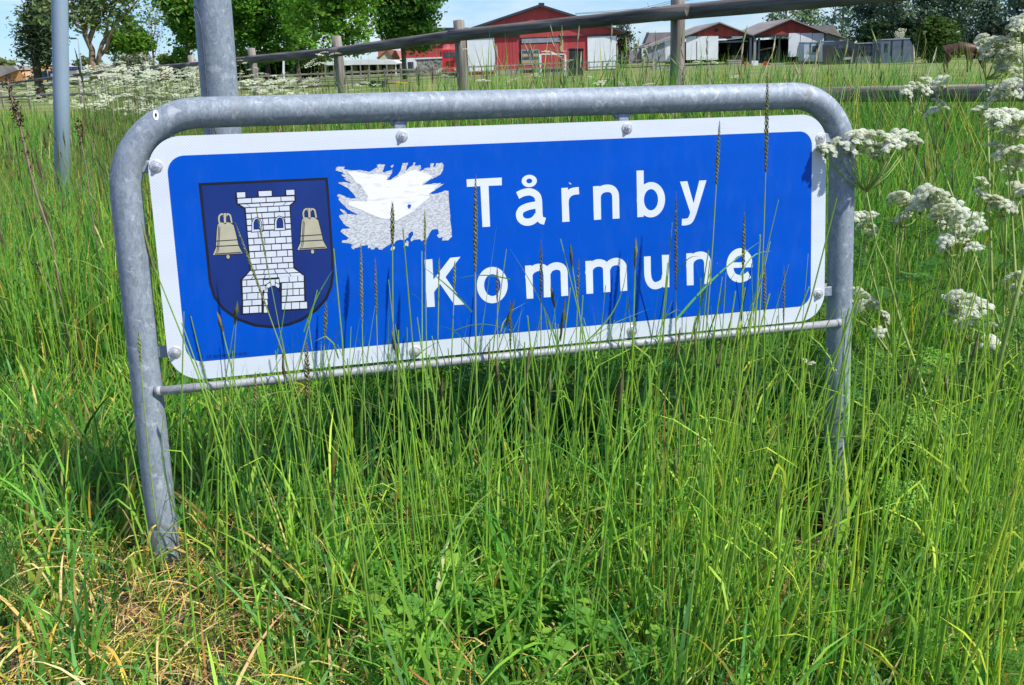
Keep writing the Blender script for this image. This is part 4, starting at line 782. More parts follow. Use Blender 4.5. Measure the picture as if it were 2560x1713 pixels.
M['cream'] = pm('cream_render', (0.62, 0.56, 0.36), (0.70, 0.64, 0.44), 1, .8)
M['orange'] = pm('orange_boards', (0.50, 0.24, 0.09), (0.62, 0.32, 0.13), 2, .8, stretch=(3, 3, .4))
M['wood'] = pm('pale_timber', (0.42, 0.28, 0.14), (0.55, 0.40, 0.22), 3, .8)
M['chrome'] = pm('lamp_chrome', (0.8, 0.82, 0.85), None, 3, .15, .6)
M['redpaint'] = pm('lorry_red', (0.55, 0.012, 0.02), (0.62, 0.02, 0.03), 2, .3, coat=.5)
M['yellowp'] = pm('yellow_paint', (0.75, 0.48, 0.04), None, 3, .5)
M['concrete'] = pm('concrete', (0.30, 0.28, 0.26), (0.42, 0.40, 0.37), 2, .9)

class Site:
    """builds parts of one thing from photo pixels at a given depth; y0/y1 are offsets behind that depth"""
    def __init__(s, root, Y): s.r = root; s.Y = Y; s.o = Vector(root.location)
    def p(s, px, py, dy=0.0): q = at(px, py, s.Y); return Vector((q.x, q.y + dy, q.z)) - s.o
    def rect(s, name, x0, y0, x1, y1, d0, d1, mat, mb=None, parent=None, mi=0):
        a = s.p(x0, (y0 + y1) / 2); b = s.p(x1, (y0 + y1) / 2); t = s.p((x0 + x1) / 2, y0); u = s.p((x0 + x1) / 2, y1)
        m_ = mb or MB(); m_.box((a.x, a.y + d0, u.z), (b.x, a.y + d1, t.z), mi)
        return m_ if mb is not None else m_.build(name, mat, parent or s.r)
    def slab(s, name, pts, d0, d1, mat, thick=0.0, parent=None):
        """polygon in the facade plane extruded from depth offset d0 to d1"""
        mb = MB(); mb.prism([s.p(x, y, d0) for x, y in pts], (0, d1 - d0, 0)); return mb.build(name, mat, parent or s.r)

# red barn
b = gpt(1356, 125); barn = thing('barn', 'big red gabled barn with white sliding doors and dark roof edges', 'barn', b); A = Site(barn, 125)
yb = 190
A.slab('gable_wall', [(1541, yb), (1541, 76), (1354, 17), (1171, 79), (1171, yb)][::1], 0.0, .25, M['red'])
A.rect('side_wall', 1171, 80, 1175, yb, .25, 26, M['red']); A.rect('side_wall', 1537, 74, 1541, yb, .25, 26, M['red'])
for nm, q in (('roof', [(1350, 11), (1350, 17), (1160, 81.5), (1160, 75)]), ('roof', [(1350, 11), (1562, 77), (1562, 83), (1350, 17)])):
    A.slab(nm, q, -.5, 26.5, M['roof_dark'])
A.slab('ridge_vent', [(1347, 7), (1361, 7), (1361, 14), (1347, 14)], .2, 1.2, M['roof_dark'])
A.rect('gutter', 1160, 72, 1168, 78, -.6, 26, M['black'])
def planks(site, x0, y0, x1, y1, n, d0, d1, mat, name='panel', gap=.6, parent=None):
    w = (x1 - x0) / n
    for k in range(n): site.rect(name, x0 + k * w + gap / 2, y0, x0 + (k + 1) * w - gap / 2, y1, d0 + R_.uniform(-.01, .01), d1, mat, parent=parent)
dr = A.rect('sliding_door', 1169, 95, 1237, 180, -.14, -.04, M['white']); 
dr2 = A.rect('sliding_door', 1469, 91, 1540, 173, -.14, -.04, M['white'])
A.rect('door_rail', 1165, 91, 1300, 94.5, -.22, -.02, M['black']); A.rect('door_rail', 1400, 88, 1541, 91, -.22, -.02, M['black'])
# doorway: dark sheet painted as the shade inside, beam, inner red wall, barn window
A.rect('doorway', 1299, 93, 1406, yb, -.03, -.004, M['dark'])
A.rect('door_beam', 1304, 96, 1400, 107, -.10, -.035, M['grey_blue'])
A.rect('inner_wall', 1303, 110, 1400, 172, -.08, -.035, M['red'])
wf = A.rect('window_frame', 1303, 124, 1349, 160, -.16, -.085, M['grey_blue'])
for k in range(2):
    for j in range(4): A.rect('window_pane', 1306 + k * 21, 127 + j * 8, 1324 + k * 21, 133.5 + j * 8, -.18, -.165, [M['glass'], M['wood'], M['glass'], M['wood']][j], parent=wf)
A.rect('doorpost', 1400, 84, 1408, 128, -.12, -.035, M['wood'])
A.rect('base_course', 1238, 177, 1300, 186, -.1, -.01, M['concrete'])
for k in range(22): A.rect('cladding_joint', 1240 + k * 2.8 if k < 21 else 1298, 100, 1240.35 + k * 2.8, 176, -.02, -.003, M['red2']) if k % 3 == 0 else None
# wing with stone wall
b = gpt(1050, 131); wing = thing('stone_wing', 'low red and fieldstone wing left of the barn, with a white-framed window', 'building', b); A = Site(wing, 131)
A.rect('stone_wall', 1000, 147, 1172, 188, 0, 6, M['stone']); A.rect('red_wall', 1001, 84, 1172, 143.5, .02, 5.9, M['red']); A.rect('sill_board', 999, 143.5, 1173, 147, -.1, 6, M['white'])
A.slab('roof', [(985, 104), (1085, 69.5), (1174, 69.5), (1174, 90), (985, 108)], -.4, 6.5, M['roof_dark'])
wf = A.slab('window_frame', [(1012, 176), (1012, 156), (1017, 150), (1027, 148), (1037, 150), (1042, 156), (1042, 176)], -.12, -.01, M['white'])
A.rect('window_pane', 1020, 155, 1034, 173, -.15, -.125, M['glass'], parent=wf)
for k in range(46): 
    x, y = R_.uniform(1002, 1160), R_.uniform(150, 184)
    if 1008 < x < 1046: continue
    r = R_.uniform(1.6, 3.2); A.slab('stone', [(x - r, y + r * .7), (x - r, y - r * .5), (x, y - r * .8), (x + r, y - r * .4), (x + r * .9, y + r * .6)], -R_.uniform(.04, .10), -.002, pm('stone_piece', tuple(R_.uniform(.18, .42) * q for q in (1, .93, .88)), None, 3, .95) if k % 9 == 0 or 'sp' not in M else M['sp'])
    if k % 9 == 0: M['sp'] = bpy.data.materials[-1]
# cream house and pavilion
b = gpt(960, 138); ho = thing('cream_house', 'cream house with a salmon tiled roof and a brick chimney, seen under the log rail', 'house', b); A = Site(ho, 138)
A.slab('gable_wall', [(945, 185), (945, 143), (966, 126), (984, 143), (984, 185)], 0, .3, M['cream'])
A.slab('roof', [(966, 124), (990, 126), (1001, 149), (984, 149)], -.2, 8, M['tile']); A.slab('roof', [(966, 124), (966, 127), (942, 147), (942, 144)], -.2, 8, M['tile'])
A.rect('chimney', 945, 90, 954, 125, 3, 4, M['tile']); A.rect('tall_wall', 940, 108, 962, 150, 2, 5, M['tile'])
b = gpt(900, 112); pv = thing('pavilion', 'long open pavilion with a white curved roof in front of the cream house', 'pavilion', b); A = Site(pv, 112)
A.slab('roof', [(806, 159), (806, 156), (850, 152), (905, 149), (960, 149), (985, 151), (996, 158), (994, 161), (820, 163)], -.5, 5, M['white'])
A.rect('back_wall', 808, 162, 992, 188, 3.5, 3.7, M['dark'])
for k in range(9): A.rect('column', 812 + k * 22, 161, 815 + k * 22, 190, 0, .12, M['white'])
for k in range(5): A.rect('timber_panel', 838 + k * 31, 164, 852 + k * 31, 180, 3.2, 3.4, M['wood'])
for k in range(4): A.rect('table', 822 + k * 42, 177, 840 + k * 42, 180, 1, 2, M['white'])
# red lorry
b = gpt(1122, 104); lo_ = thing('lorry', 'red lorry parked head-on beside the second fence post, its roof deflector pale', 'lorry', b); A = Site(lo_, 104)
A.slab('cab', [(1106, 180), (1105, 128), (1109, 125), (1137, 124), (1141, 127), (1141, 180)], 0, 2.4, M['redpaint'])
A.slab('roof_deflector', [(1106, 125), (1107, 114), (1111, 111), (1137, 110), (1140, 113), (1140, 124)], .3, 2, pm('faded_red', (.6, .08, .09), (.75, .3, .3), 2, .4))
A.slab('windscreen', [(1110, 144), (1110, 131), (1137, 130), (1137, 143)], -.03, -.002, M['glass']); A.rect('grille', 1117, 153, 1135, 169, -.06, -.003, M['black'])
for k in range(4): A.rect('grille_bar', 1118, 155 + k * 3.6, 1134, 156 + k * 3.6, -.09, -.062, M['redpaint'])
A.rect('bumper', 1105, 171, 1142, 181, -.25, -.003, M['redpaint'])
for x in (1106, 1136): A.rect('headlight', x, 172, x + 4.5, 176, -.28, -.252, M['chrome'])
for x in (1101, 1143): A.rect('mirror', x, 129, x + 3, 142, -.3, -.1, M['black'])
for x in (1107, 1134): 
    w = A.p(x + 3, 184, .6); MB().tube([w, w + Vector((.3, 0, 0))], .45, 16).build('wheel', M['black'], lo_)
A.rect('trailer_body', 1108, 120, 1139, 172, 3.0, 12, M['white'])

# the gabled sheds
def shed(name, label, Y, xl, yl, xr, yr, px, py, base, depth, extra):
    b = gpt(px, Y); t = thing(name, label, 'shed', b, group=None); A = Site(t, Y)
    lx = xl + 4; rx = xr - 4
    A.slab('gable', [(lx, yl + 2), (px, py + 3), (rx, yr + 2), (rx, yr + 4), (lx, yl + 4)], 0, .2, M['red2'])
    A.slab('roof', [(px, py - 2), (px, py + 1.2), (xl, yl + 1), (xl, yl - 2)], -.5, depth, M['roof_grey']); A.slab('roof', [(px, py - 2), (xr, yr - 2), (xr, yr + 1), (px, py + 1.2)], -.5, depth, M['roof_grey'])
    A.slab('bargeboard', [(px, py + 1.2), (px, py + 3.4), (xl + 2, yl + 3), (xl, yl + 1)], -.45, -.1, M['roof_dark']); A.slab('bargeboard', [(px, py + 1.2), (xr, yr + 1), (xr - 2, yr + 3), (px, py + 3.4)], -.45, -.1, M['roof_dark'])
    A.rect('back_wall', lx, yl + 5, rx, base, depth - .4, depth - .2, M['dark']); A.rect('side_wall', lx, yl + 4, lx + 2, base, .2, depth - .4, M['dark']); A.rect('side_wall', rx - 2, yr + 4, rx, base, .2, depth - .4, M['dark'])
    extra(A); return t
def exL(A):
    planks(A, 1714, 91, 1796, 150, 3, -.12, .0, M['white'], 'door_panel', 2)
    A.rect('lintel', 1796, 92, 1879, 96, -.05, .1, M['roof_dark']); A.rect('beam', 1800, 102, 1874, 106, 1, 1.3, M['grey_blue']); A.rect('lamp_strip', 1829, 91, 1856, 95, -.15, -.06, M['white'])
    A.slab('vent', [(1787, 79), (1787, 72), (1795, 72), (1795, 79)], -.05, -.003, M['black'])
    A.rect('post', 1874, 92, 1879, 158, -.05, .2, M['grey_blue'])
    A.slab('hay_bale', [(1842, 158), (1842, 139), (1873, 137), (1876, 158)], 3, 5, M['wood'])
def exR(A):
    planks(A, 1970, 83, 2059, 142, 3, -.12, .0, M['white'], 'door_panel', 1.4)
    A.rect('lintel', 1887, 87, 1970, 94, -.05, .1, M['roof_dark']); A.rect('post', 1884, 90, 1890, 158, -.05, .2, M['grey_blue']); A.rect('post', 1902, 95, 1907, 158, 1.5, 1.8, M['grey_blue']); A.rect('post', 1954, 95, 1958, 158, 1.5, 1.8, M['concrete'])
    A.slab('brace', [(1908, 124), (1908, 127), (1952, 118), (1952, 115)], 2, 2.2, M['wood'])
    A.rect('tank', 1915, 128, 1945, 156, 4, 6, M['black'])
shed('gabled_shed', 'left of the two red-gabled sheds, with white door panels and a small vent', 135, 1707, 93, 1884, 91, 1797, 57, 158, 16, exL)
shed('gabled_shed', 'right of the two red-gabled sheds, its white panel right of the dark opening', 134.5, 1879, 89, 2066, 84, 1975, 48, 158, 16, exR)
b = gpt(1660, 136); lt = thing('lean_to', 'low grey-panelled lean-to with sloping roof at the left end of the sheds', 'shed', b); A = Site(lt, 136)
A.slab('roof', [(1712, 80), (1712, 84), (1612, 121), (1612, 118)], -.4, 12, M['roof_grey'])
for k in range(6): x0 = 1615 + k * 16.2; A.slab('panel', [(x0, 154), (x0, 121 - k * 6.0), (x0 + 15, 115.5 - k * 6.0), (x0 + 15, 154)], 0, .15, M['grey_blue'] if k < 3 else M['white'])
A.rect('end_building', 1580, 126, 1612, 158, 3, 8, M['grey_blue']); A.slab('rear_roof', [(1628, 108), (1640, 79), (1716, 77), (1716, 90)], 6, 9, M['roof_grey'])
b = gpt(2100, 135.5); lt = thing('lean_to', 'pale blue lean-to with a brown roof at the right end of the sheds', 'shed', b); A = Site(lt, 135.5)
A.slab('panel', [(2063, 158), (2063, 84), (2110, 102), (2125, 108), (2125, 158)], 0, .15, M['grey_blue'])
A.slab('roof', [(2060, 80), (2060, 77), (2134, 101), (2134, 104)], -.4, 3, M['roof_grey']); A.slab('rear_roof', [(2040, 74), (2046, 62), (2108, 60), (2134, 99), (2100, 96)], 4, 14, M['roof_grey'])
A.rect('lamp_panel', 2097, 97, 2120, 103, -.3, -.1, M['chrome'])

# vehicles and clutter in the yard
def trailer(label, Y, x0, y0, x1, y1, body, front, win, slope=0):
    b = gpt((x0 + x1) / 2, Y); t = thing('horse_trailer', label, 'trailer', b, group='trailers parked right of the sheds'); A = Site(t, Y); h = y1 - y0
    A.slab('body', [(x0, y1 - h * .18), (x0, y0 + h * .12), (x0 + 3, y0), (x1 - 5 - slope, y0), (x1, y0 + h * .25), (x1, y1 - h * .18)], 0, 2.2, body)
    A.rect('roof', x0 + 1, y0 - 1.4, x1 - 3 - slope, y0 + 1, -.05, 2.25, M['grey_blue'])
    for k in (.33, .66): A.rect('rib', x0 + (x1 - x0) * k - .7, y0 + 1, x0 + (x1 - x0) * k + .7, y1 - h * .2, -.07, -.003, M['black'])
    A.rect('window', x0 + (x1 - x0) * win[0], y0 + h * .14, x0 + (x1 - x0) * win[1], y0 + h * .42, -.04, -.003, M['glass'])
    A.rect('lower_panel', x0, y0 + h * .55, x1, y1 - h * .18, -.06, -.003, front); A.rect('chassis', x0, y1 - h * .18, x1, y1 - h * .12, .1, 2, M['black'])
    for k in (.35, .62): w = A.p(x0 + (x1 - x0) * k, y1 - h * .1, .1); MB().tube([w, w + Vector((0, .25, 0))], .33, 14).build('wheel', M['black'], t)
M['paleblue'] = pm('pale_blue_body', (0.32, 0.39, 0.49), (0.42, 0.49, 0.58), 1, .4); M['slate'] = pm('slate_body', (0.02, 0.025, 0.04), (0.05, 0.06, 0.085), 1, .4); M['darkgreen'] = pm('dark_green_body', (0.02, 0.035, 0.03), None, 1, .4); M['greyb'] = pm('grey_blue_body', (0.085, 0.105, 0.15), (0.14, 0.165, 0.215), 1, .4)
trailer('pale blue trailer with a dark window, first right of the sheds', 112, 2010, 106, 2058, 164, M['paleblue'], M['white'], (.45, .95))
trailer('dark green and white trailer second from the sheds', 110, 2060, 104, 2088, 166, M['white'], M['darkgreen'], (.1, .5))
trailer('slate trailer with dark ribs behind the dark vehicle', 104, 2138, 108, 2200, 168, M['slate'], M['greyb'], (.2, .75))
trailer('long grey-blue trailer at the right end of the parked row', 98, 2202, 98, 2284, 174, M['greyb'], M['greyb'], (.12, .22), 6)
b = gpt(2112, 100); v = thing('dark_van', 'dark van facing the camera between the trailers, with a slatted grille and a bright headlight', 'van', b); A = Site(v, 100)
A.slab('body', [(2088, 166), (2088, 112), (2094, 103), (2130, 102), (2136, 110), (2136, 167)], 0, 4, M['slate'])
A.slab('windscreen', [(2095, 122), (2097, 110), (2128, 109), (2131, 121)], -.04, -.003, M['glass'])
for k in range(4): A.rect('grille_slat', 2104, 126 + k * 4.2, 2133, 128 + k * 4.2, -.08, -.004, M['black'])
A.rect('headlight', 2106, 143, 2131, 149, -.12, -.004, M['chrome']); A.rect('bumper', 2088, 152, 2136, 162, -.15, -.004, M['black'])
for x in (2096, 2128): w = A.p(x, 164, .3); MB().tube([w, w + Vector((.25, 0, 0))], .36, 14).build('wheel', M['black'], v)
b = gpt(2500, 80); v = thing('low_trailer', 'low pale flatbed trailer behind the white flowers at the right edge', 'trailer', b); A = Site(v, 80)
A.rect('deck', 2440, 126, 2575, 136, 0, 1.8, M['concrete']); A.rect('tail_board', 2530, 146, 2580, 156, -.1, 0, M['white']); A.rect('side_rail', 2440, 122, 2575, 124.5, 0, .1, M['grey_blue'])
for x in (2470, 2540): w = A.p(x, 148, .3); MB().tube([w, w + Vector((0, .25, 0))], .3, 14).build('wheel', M['black'], v)
def clutter(name, label, cat, Y, parts):
    b = gpt(parts[0][1], Y); t = thing(name, label, cat, b); A = Site(t, Y)
    for nm, x, y0, x1, y1, m_ in parts: A.slab(nm, [(x, y1), (x + .5, y0 + 1), (x + 2, y0), (x1 - 2, y0), (x1 - .5, y0 + 1), (x1, y1)], 0, (x1 - x) * pxm(Y) * .8, M[m_])
clutter('pallet_stack', 'stack of pale pallets in front of the left shed opening', 'pallets', 118, [('pallet', 1822, 150 + k * 5, 1854, 153.6 + k * 5, 'concrete') for k in range(6)])
clutter('orange_drum', 'small orange drum beside the pallet stack', 'drum', 116, [('drum', 1862, 155, 1873, 176, 'orange')])
clutter('white_sack', 'slumped white sack between the two shed openings', 'sack', 116, [('sack', 1880, 152, 1896, 176, 'white')])
clutter('red_wheel_toy', 'small red round object on the low wall before the right shed', 'object', 115, [('disc', 1910, 154, 1922, 166, 'redpaint'), ('base', 1911, 166, 1920, 172, 'white')])
clutter('concrete_kerb', 'low pale concrete block wall in front of the right shed', 'wall', 114, [('block', 1925 + k * 21, 158, 1944 + k * 21, 176, 'concrete') for k in range(8)])
clutter('concrete_kerb', 'low pale concrete block wall in front of the left shed', 'wall', 114, [('block', 1630 + k * 21, 166, 1649 + k * 21, 182, 'concrete') for k in range(9)])
clutter('black_container', 'tall black rounded container standing before the barn door', 'container', 92, [('body', 1423, 124, 1458, 190, 'black'), ('lid', 1421, 121, 1460, 127, 'black')])
clutter('white_gate', 'white post with a white crossbar in front of the barn doorway', 'gate', 90, [('gate_post', 1347, 135, 1354, 190, 'white'), ('crossbar', 1354, 134, 1415, 137, 'white'), ('gate_post', 1411, 135, 1416, 190, 'white')])
clutter('black_tub', 'black rubber tub lying in the paddock left of the second fence post', 'tub', 68, [('tub', 925, 202, 960, 219, 'black'), ('rim', 922, 206, 934, 216, 'black')])
clutter('yellow_pole', 'yellow pole lying in the paddock near the lorry', 'pole', 66, [('pole', 990, 205, 1018, 208.5, 'yellowp')])
clutter('white_stake', 'slim white stake standing in the paddock right of the thick post', 'stake', 80, [('stake', 706, 152, 711, 198, 'white')])
clutter('low_building', 'long low brown building behind the fence, left of the thick post', 'building', 130, [('wall', 398, 172, 500, 196, 'tile'), ('roof', 392, 162, 506, 173, 'roof_grey')])
# left edge
b = gpt(30, 150); v = thing('orange_house', 'orange timber house with a pale grey roof at the left edge', 'house', b); A = Site(v, 150)
A.slab('wall', [(-60, 202), (-60, 190), (2, 191), (44, 176), (62, 190), (62, 204)], 0, 6, M['orange']); A.slab('roof', [(-60, 190), (-60, 165), (38, 165), (50, 175), (4, 192)], -.6, 6.5, M['roof_grey']); A.rect('window', 14, 188, 26, 196, -.08, -.004, M['glass'])
b = gpt(90, 146); v = thing('orange_tower', 'narrow orange building with a white balcony left of the weeping tree', 'building', b); A = Site(v, 146)
A.slab('wall', [(77, 203), (77, 172), (90, 166), (104, 174), (104, 203)], 0, 5, M['orange']); A.rect('balcony', 78, 183, 96, 189, -.8, -.004, M['white']); A.rect('window', 82, 176, 92, 182, -.06, -.004, M['glass'])
clutter('blue_container', 'dark blue container beside the thin metal pole, at the far left', 'container', 140, [('body', 104, 178, 134, 200, 'crest_blue')])
b = gpt(200, 152); v = thing('white_hall', 'long white building with blue solar panels on its roof, behind the street lamp', 'building', b); A = Site(v, 152)
A.rect('wall', 150, 178, 236, 200, 0, 8, M['white']); A.slab('roof', [(148, 179), (160, 160), (186, 166), (232, 166), (240, 179)], -.3, .1, M['white'])
for k in range(6): 
    for j in range(2): A.slab('solar_panel', [(170 + k * 10, 177 - j * 5.5), (171 + k * 10, 172.6 - j * 5.5), (180 + k * 10, 172.6 - j * 5.5), (179.4 + k * 10, 177 - j * 5.5)], -.38, -.31, M['crest_blue'])
clutter('grey_hall', 'low grey-roofed building behind the forked tree', 'building', 156, [('wall', 246, 168, 320, 198, 'concrete'), ('roof', 242, 161, 324, 169, 'roof_grey')])
for i, (px, py, lab) in enumerate(((97, 164, 'yellow round lamp on a short pole by the orange tower'), (116, 163, 'yellow round lamp on a short pole right beside the blue container'))):
    b = gpt(px, 135); v = thing('round_lamp', lab, 'lamp', b, group='yellow round lamps at the far left'); A = Site(v, 135)
    q = A.p(px, py); MB().tube([(q.x, q.y, -.2), (q.x, q.y, q.z)], .05, 8).build('pole', M['grey_blue'], v)
    MB().tube([q + Vector((0, 0, h - .25)) for h in (0, .1, .25, .4, .5)], [.1, .36, .42, .3, .05], 12).build('globe', M['yellowp'], v)
b = gpt(205, 105); v = thing('street_lamp', 'slender dark street lamp between the thin pole and the forked tree', 'street lamp', b); A = Site(v, 105)
q = A.p(195, 98); q0 = A.p(206, 190); MB().tube([(q0.x, 0, -.3), (q0.x, 0, q.z * .5), (q.x, 0, q.z)], [.1, .08, .05], 10).build('pole', M['grey_blue'], v)
MB().tube([(q.x, 0, q.z), (q.x - .3, 0, q.z + .06)], .04, 8).build('arm', M['grey_blue'], v); MB().bbox((q.x - .75, -.12, q.z), (q.x - .15, .12, q.z + .14), .03).build('lamp_head', M['slate'], v)
b = gpt(384, 100); v = thing('flagpole', 'white flagpole left of the thick post', 'flagpole', b); A = Site(v, 100)
q = A.p(381, 60); MB().tube([(0, 0, -.3), (q.x * .5, 0, q.z * .5), (q.x, 0, q.z)], [.12, .10, .06], 10).build('pole', M['white'], v)
MB().tube([(q.x, 0, q.z + d_) for d_ in (0, .08, .16)], [.05, .1, .02], 8).build('finial', M['white'], v)
b = at(1560, 10, 110); v = thing('power_line', 'thin grey overhead wires running up from the barn roof towards the right', 'power line', b); 
for y0, y1, ye in ((34, 0, -36), (36, 5, -26)):
    MB().tube([at(1438, y0, 110) - b, at(1600, (y0 + y1) / 2 + 5, 106) - b, at(1690, y1, 104) - b, at(2100, ye - 26, 96) - b], .022, 6).build('wire', M['grey_blue'], v)
MB().tube([at(1618, 6, 105) - b, at(1622, 17, 105) - b], .022, 6).build('wire_spacer', M['grey_blue'], v)

# paddock fences in the distance
M['greywood'] = pm('grey_board', (0.11, 0.10, 0.085), (0.22, 0.20, 0.17), 3, .9)
def board_fence(label, pts, npost, rails_z, ptop, w=.09):
    """pts: (px, Y) polyline on the ground"""
    P3 = [gpt(px, Y) for px, Y in pts]; o = P3[0]; t = thing('paddock_fence', label, 'fence', o)
    pmh = MB().box((-w / 2, -w / 2, -.2), (w / 2, w / 2, ptop)).mesh('post', M['greywood'])
    L_ = [0]; 
    for a, b in zip(P3[:-1], P3[1:]): L_.append(L_[-1] + (b - a).length)
    prev = None
    for k in range(npost + 1):
        s_ = L_[-1] * k / npost; i = max(j for j in range(len(P3) - 1) if L_[j] <= s_ + 1e-6); f = (s_ - L_[i]) / (L_[i + 1] - L_[i]); q = P3[i].lerp(P3[i + 1], f)
        q.z = float(zg(q.x, q.y)); obj('post', pmh, t, q - o)
        if prev is not None:
            for z in rails_z:
                a, b = prev - o + Vector((0, -.07, z + R_.uniform(-.02, .02))), q - o + Vector((0, -.07, z + R_.uniform(-.02, .02)))
                d = (b - a).normalized() * .06; MB().prism([a - d, b + d, b + d + Vector((0, 0, .09)), a - d + Vector((0, 0, .09))], (0, .04, 0)).build('rail', M['greywood'], t)
        prev = q
board_fence('long grey board fence with three rails crossing the far paddock', [(560, 70), (700, 74), (1130, 80), (1420, 88)], 24, (.35, .75, 1.08), 1.28)
board_fence('grey board fence with two rails farther back, in front of the pavilion', [(640, 96), (1110, 98)], 14, (.4, .9), 1.15)
board_fence('grey board fence in front of the barn wall, running right to the sheds', [(1170, 104), (1300, 106), (1640, 108)], 14, (.5, 1.0), 1.1)

# horse: one continuous body grown from a skeleton
def horse(loc, rz, sc):
    t = thing('horse', 'brown horse grazing beyond the fence at the right, head down', 'horse', loc, rz)
    vs = [(0, 0, 1.28), (.35, 0, 1.24), (.72, 0, 1.27), (.98, 0, 1.30), (1.22, 0, 1.22), (1.42, 0, .98), (1.58, 0, .70), (1.66, 0, .50), (1.72, 0, .28), (1.74, 0, .16),
          (-.18, 0, 1.20)]
    rr = [.27, .30, .29, .27, .19, .145, .12, .13, .085, .06, .2]
    ed = [(0, 1), (1, 2), (2, 3), (3, 4), (4, 5), (5, 6), (6, 7), (7, 8), (8, 9), (0, 10)]
    def leg(root, side, pts, rad):
        k = root
        for (x, z), r in zip(pts, rad): vs.append((x, side, z)); rr.append(r); ed.append((k, len(vs) - 1)); k = len(vs) - 1
    leg(10, .15, [(-.16, 1.0), (-.05, .82), (-.26, .54), (-.22, .28), (-.18, .07), (-.13, .02)], [.17, .13, .07, .045, .05, .06])
    leg(10, -.15, [(-.14, 1.0), (.02, .82), (-.16, .54), (-.10, .28), (-.06, .07), (-.01, .02)], [.17, .13, .07, .045, .05, .06])
    leg(3, .13, [(.95, 1.02), (.93, .78), (.96, .48), (.95, .26), (.96, .07), (1.0, .02)], [.14, .10, .06, .042, .05, .06])
    leg(3, -.13, [(.99, 1.02), (1.06, .78), (1.10, .48), (1.06, .26), (1.06, .07), (1.1, .02)], [.14, .10, .06, .042, .05, .06])
    for s_ in (1, -1): leg(7, s_ * .07, [(1.50, .66), (1.45, .74)], [.035, .015])
    me = bpy.data.meshes.new('body'); me.from_pydata([(x * sc, y * sc, z * sc) for x, y, z in vs], ed, []); me.update()
    o = obj('body', me, t); mm_ = o.modifiers.new('skin', 'SKIN'); 
    for i, r in enumerate(rr): me.skin_vertices[0].data[i].radius = (r * sc * 1.05, r * sc * 1.3)
    me.skin_vertices[0].data[0].use_root = True
    mm_.use_smooth_shade = True; sb = o.modifiers.new('sub', 'SUBSURF'); sb.levels = 1; sb.render_levels = 1
    me.materials.append(pm('chestnut_coat', (0.035, 0.012, 0.008), (0.095, 0.032, 0.018), 2, .55))
    hair = pm('dark_mane', (0.02, 0.012, 0.01), None, 20, .7)
    mt = MB()
    for k in range(26):
        f = k / 25; x = 1.0 + .5 * f; z = 1.52 - .60 * f - .12 * f * f
        mt.tube([(x * sc, 0, z * sc), ((x + .02) * sc, .07 * sc, (z - .05) * sc), ((x + .0) * sc, .13 * sc, (z - .22) * sc)], [.02 * sc, .018 * sc, .004], 4)
    mt.build('mane', hair, t)
    MB().tube([(-.36 * sc, 0, 1.22 * sc), (-.46 * sc, 0, 1.08 * sc), (-.48 * sc, 0, .8 * sc), (-.46 * sc, 0, .5 * sc)], [.035 * sc, .05 * sc, .055 * sc, .015 * sc], 8).build('tail', hair, t)
b = gpt(2372, 56); horse(b, math.radians(-14), .98)

# ------------------------------------------------------------------ grass
TAU = 2 * math.pi
def strips(roots, h, w, lean, droop, K, col, coltip, face=None, curl=1.7):
    """flat tapering blades: roots (n,3), lean (n,2) horizontal reach as a share of h, droop (n,)"""
    n = len(roots); t = np.linspace(0, 1, K + 1)
    if face is None: face = rng.uniform(0, TAU, n)
    D = np.stack([np.cos(face), np.sin(face), np.zeros(n)], 1)
    V = np.zeros((n, K + 1, 2, 3)); C = np.zeros((n, K + 1, 2, 3))
    for i, tt in enumerate(t):
        ctr = roots.copy(); ctr[:, :2] += lean * (h * tt ** curl)[:, None]
        ctr[:, 2] += h * (tt - droop * tt ** 3)
        wd = w * (0.55 + 0.9 * tt) * (1 - tt ** 2.2) if i < K else np.full(n, 0.0003)
        V[:, i, 0] = ctr - D * wd[:, None] * .5; V[:, i, 1] = ctr + D * wd[:, None] * .5
        C[:, i, :] = (col * (1 - tt) + coltip * tt)[:, None, :]
    base = np.arange(n)[:, None] * (2 * (K + 1)); k = np.arange(K)[None, :] * 2
    F = np.stack([base + k, base + k + 1, base + k + 3, base + k + 2], -1).reshape(-1, 4)
    return V.reshape(-1, 3), F, C.reshape(-1, 3)

def stems(roots, tips, r, bend, K, col, coltip, sides=3):
    n = len(roots); t = np.linspace(0, 1, K + 1); V = np.zeros((n, K + 1, sides, 3)); C = np.zeros_like(V)
    for i, tt in enumerate(t):
        ctr = roots * (1 - tt) + tips * tt; ctr[:, :2] += bend * math.sin(math.pi * tt)
        rr = r * (1 - .55 * tt)
        for s in range(sides):
            a = TAU * s / sides + .4; V[:, i, s] = ctr + np.stack([rr * math.cos(a), rr * math.sin(a), rr * 0], 1)
            C[:, i, s] = col * (1 - tt) + coltip * tt
    base = np.arange(n)[:, None, None] * (sides * (K + 1)); k = np.arange(K)[None, :, None] * sides; s = np.arange(sides)[None, None, :]; s2 = (s + 1) % sides
    F = np.stack([base + k + s, base + k + s2, base + k + sides + s2, base + k + sides + s], -1).reshape(-1, 4)
    return V.reshape(-1, 3), F, C.reshape(-1, 3)

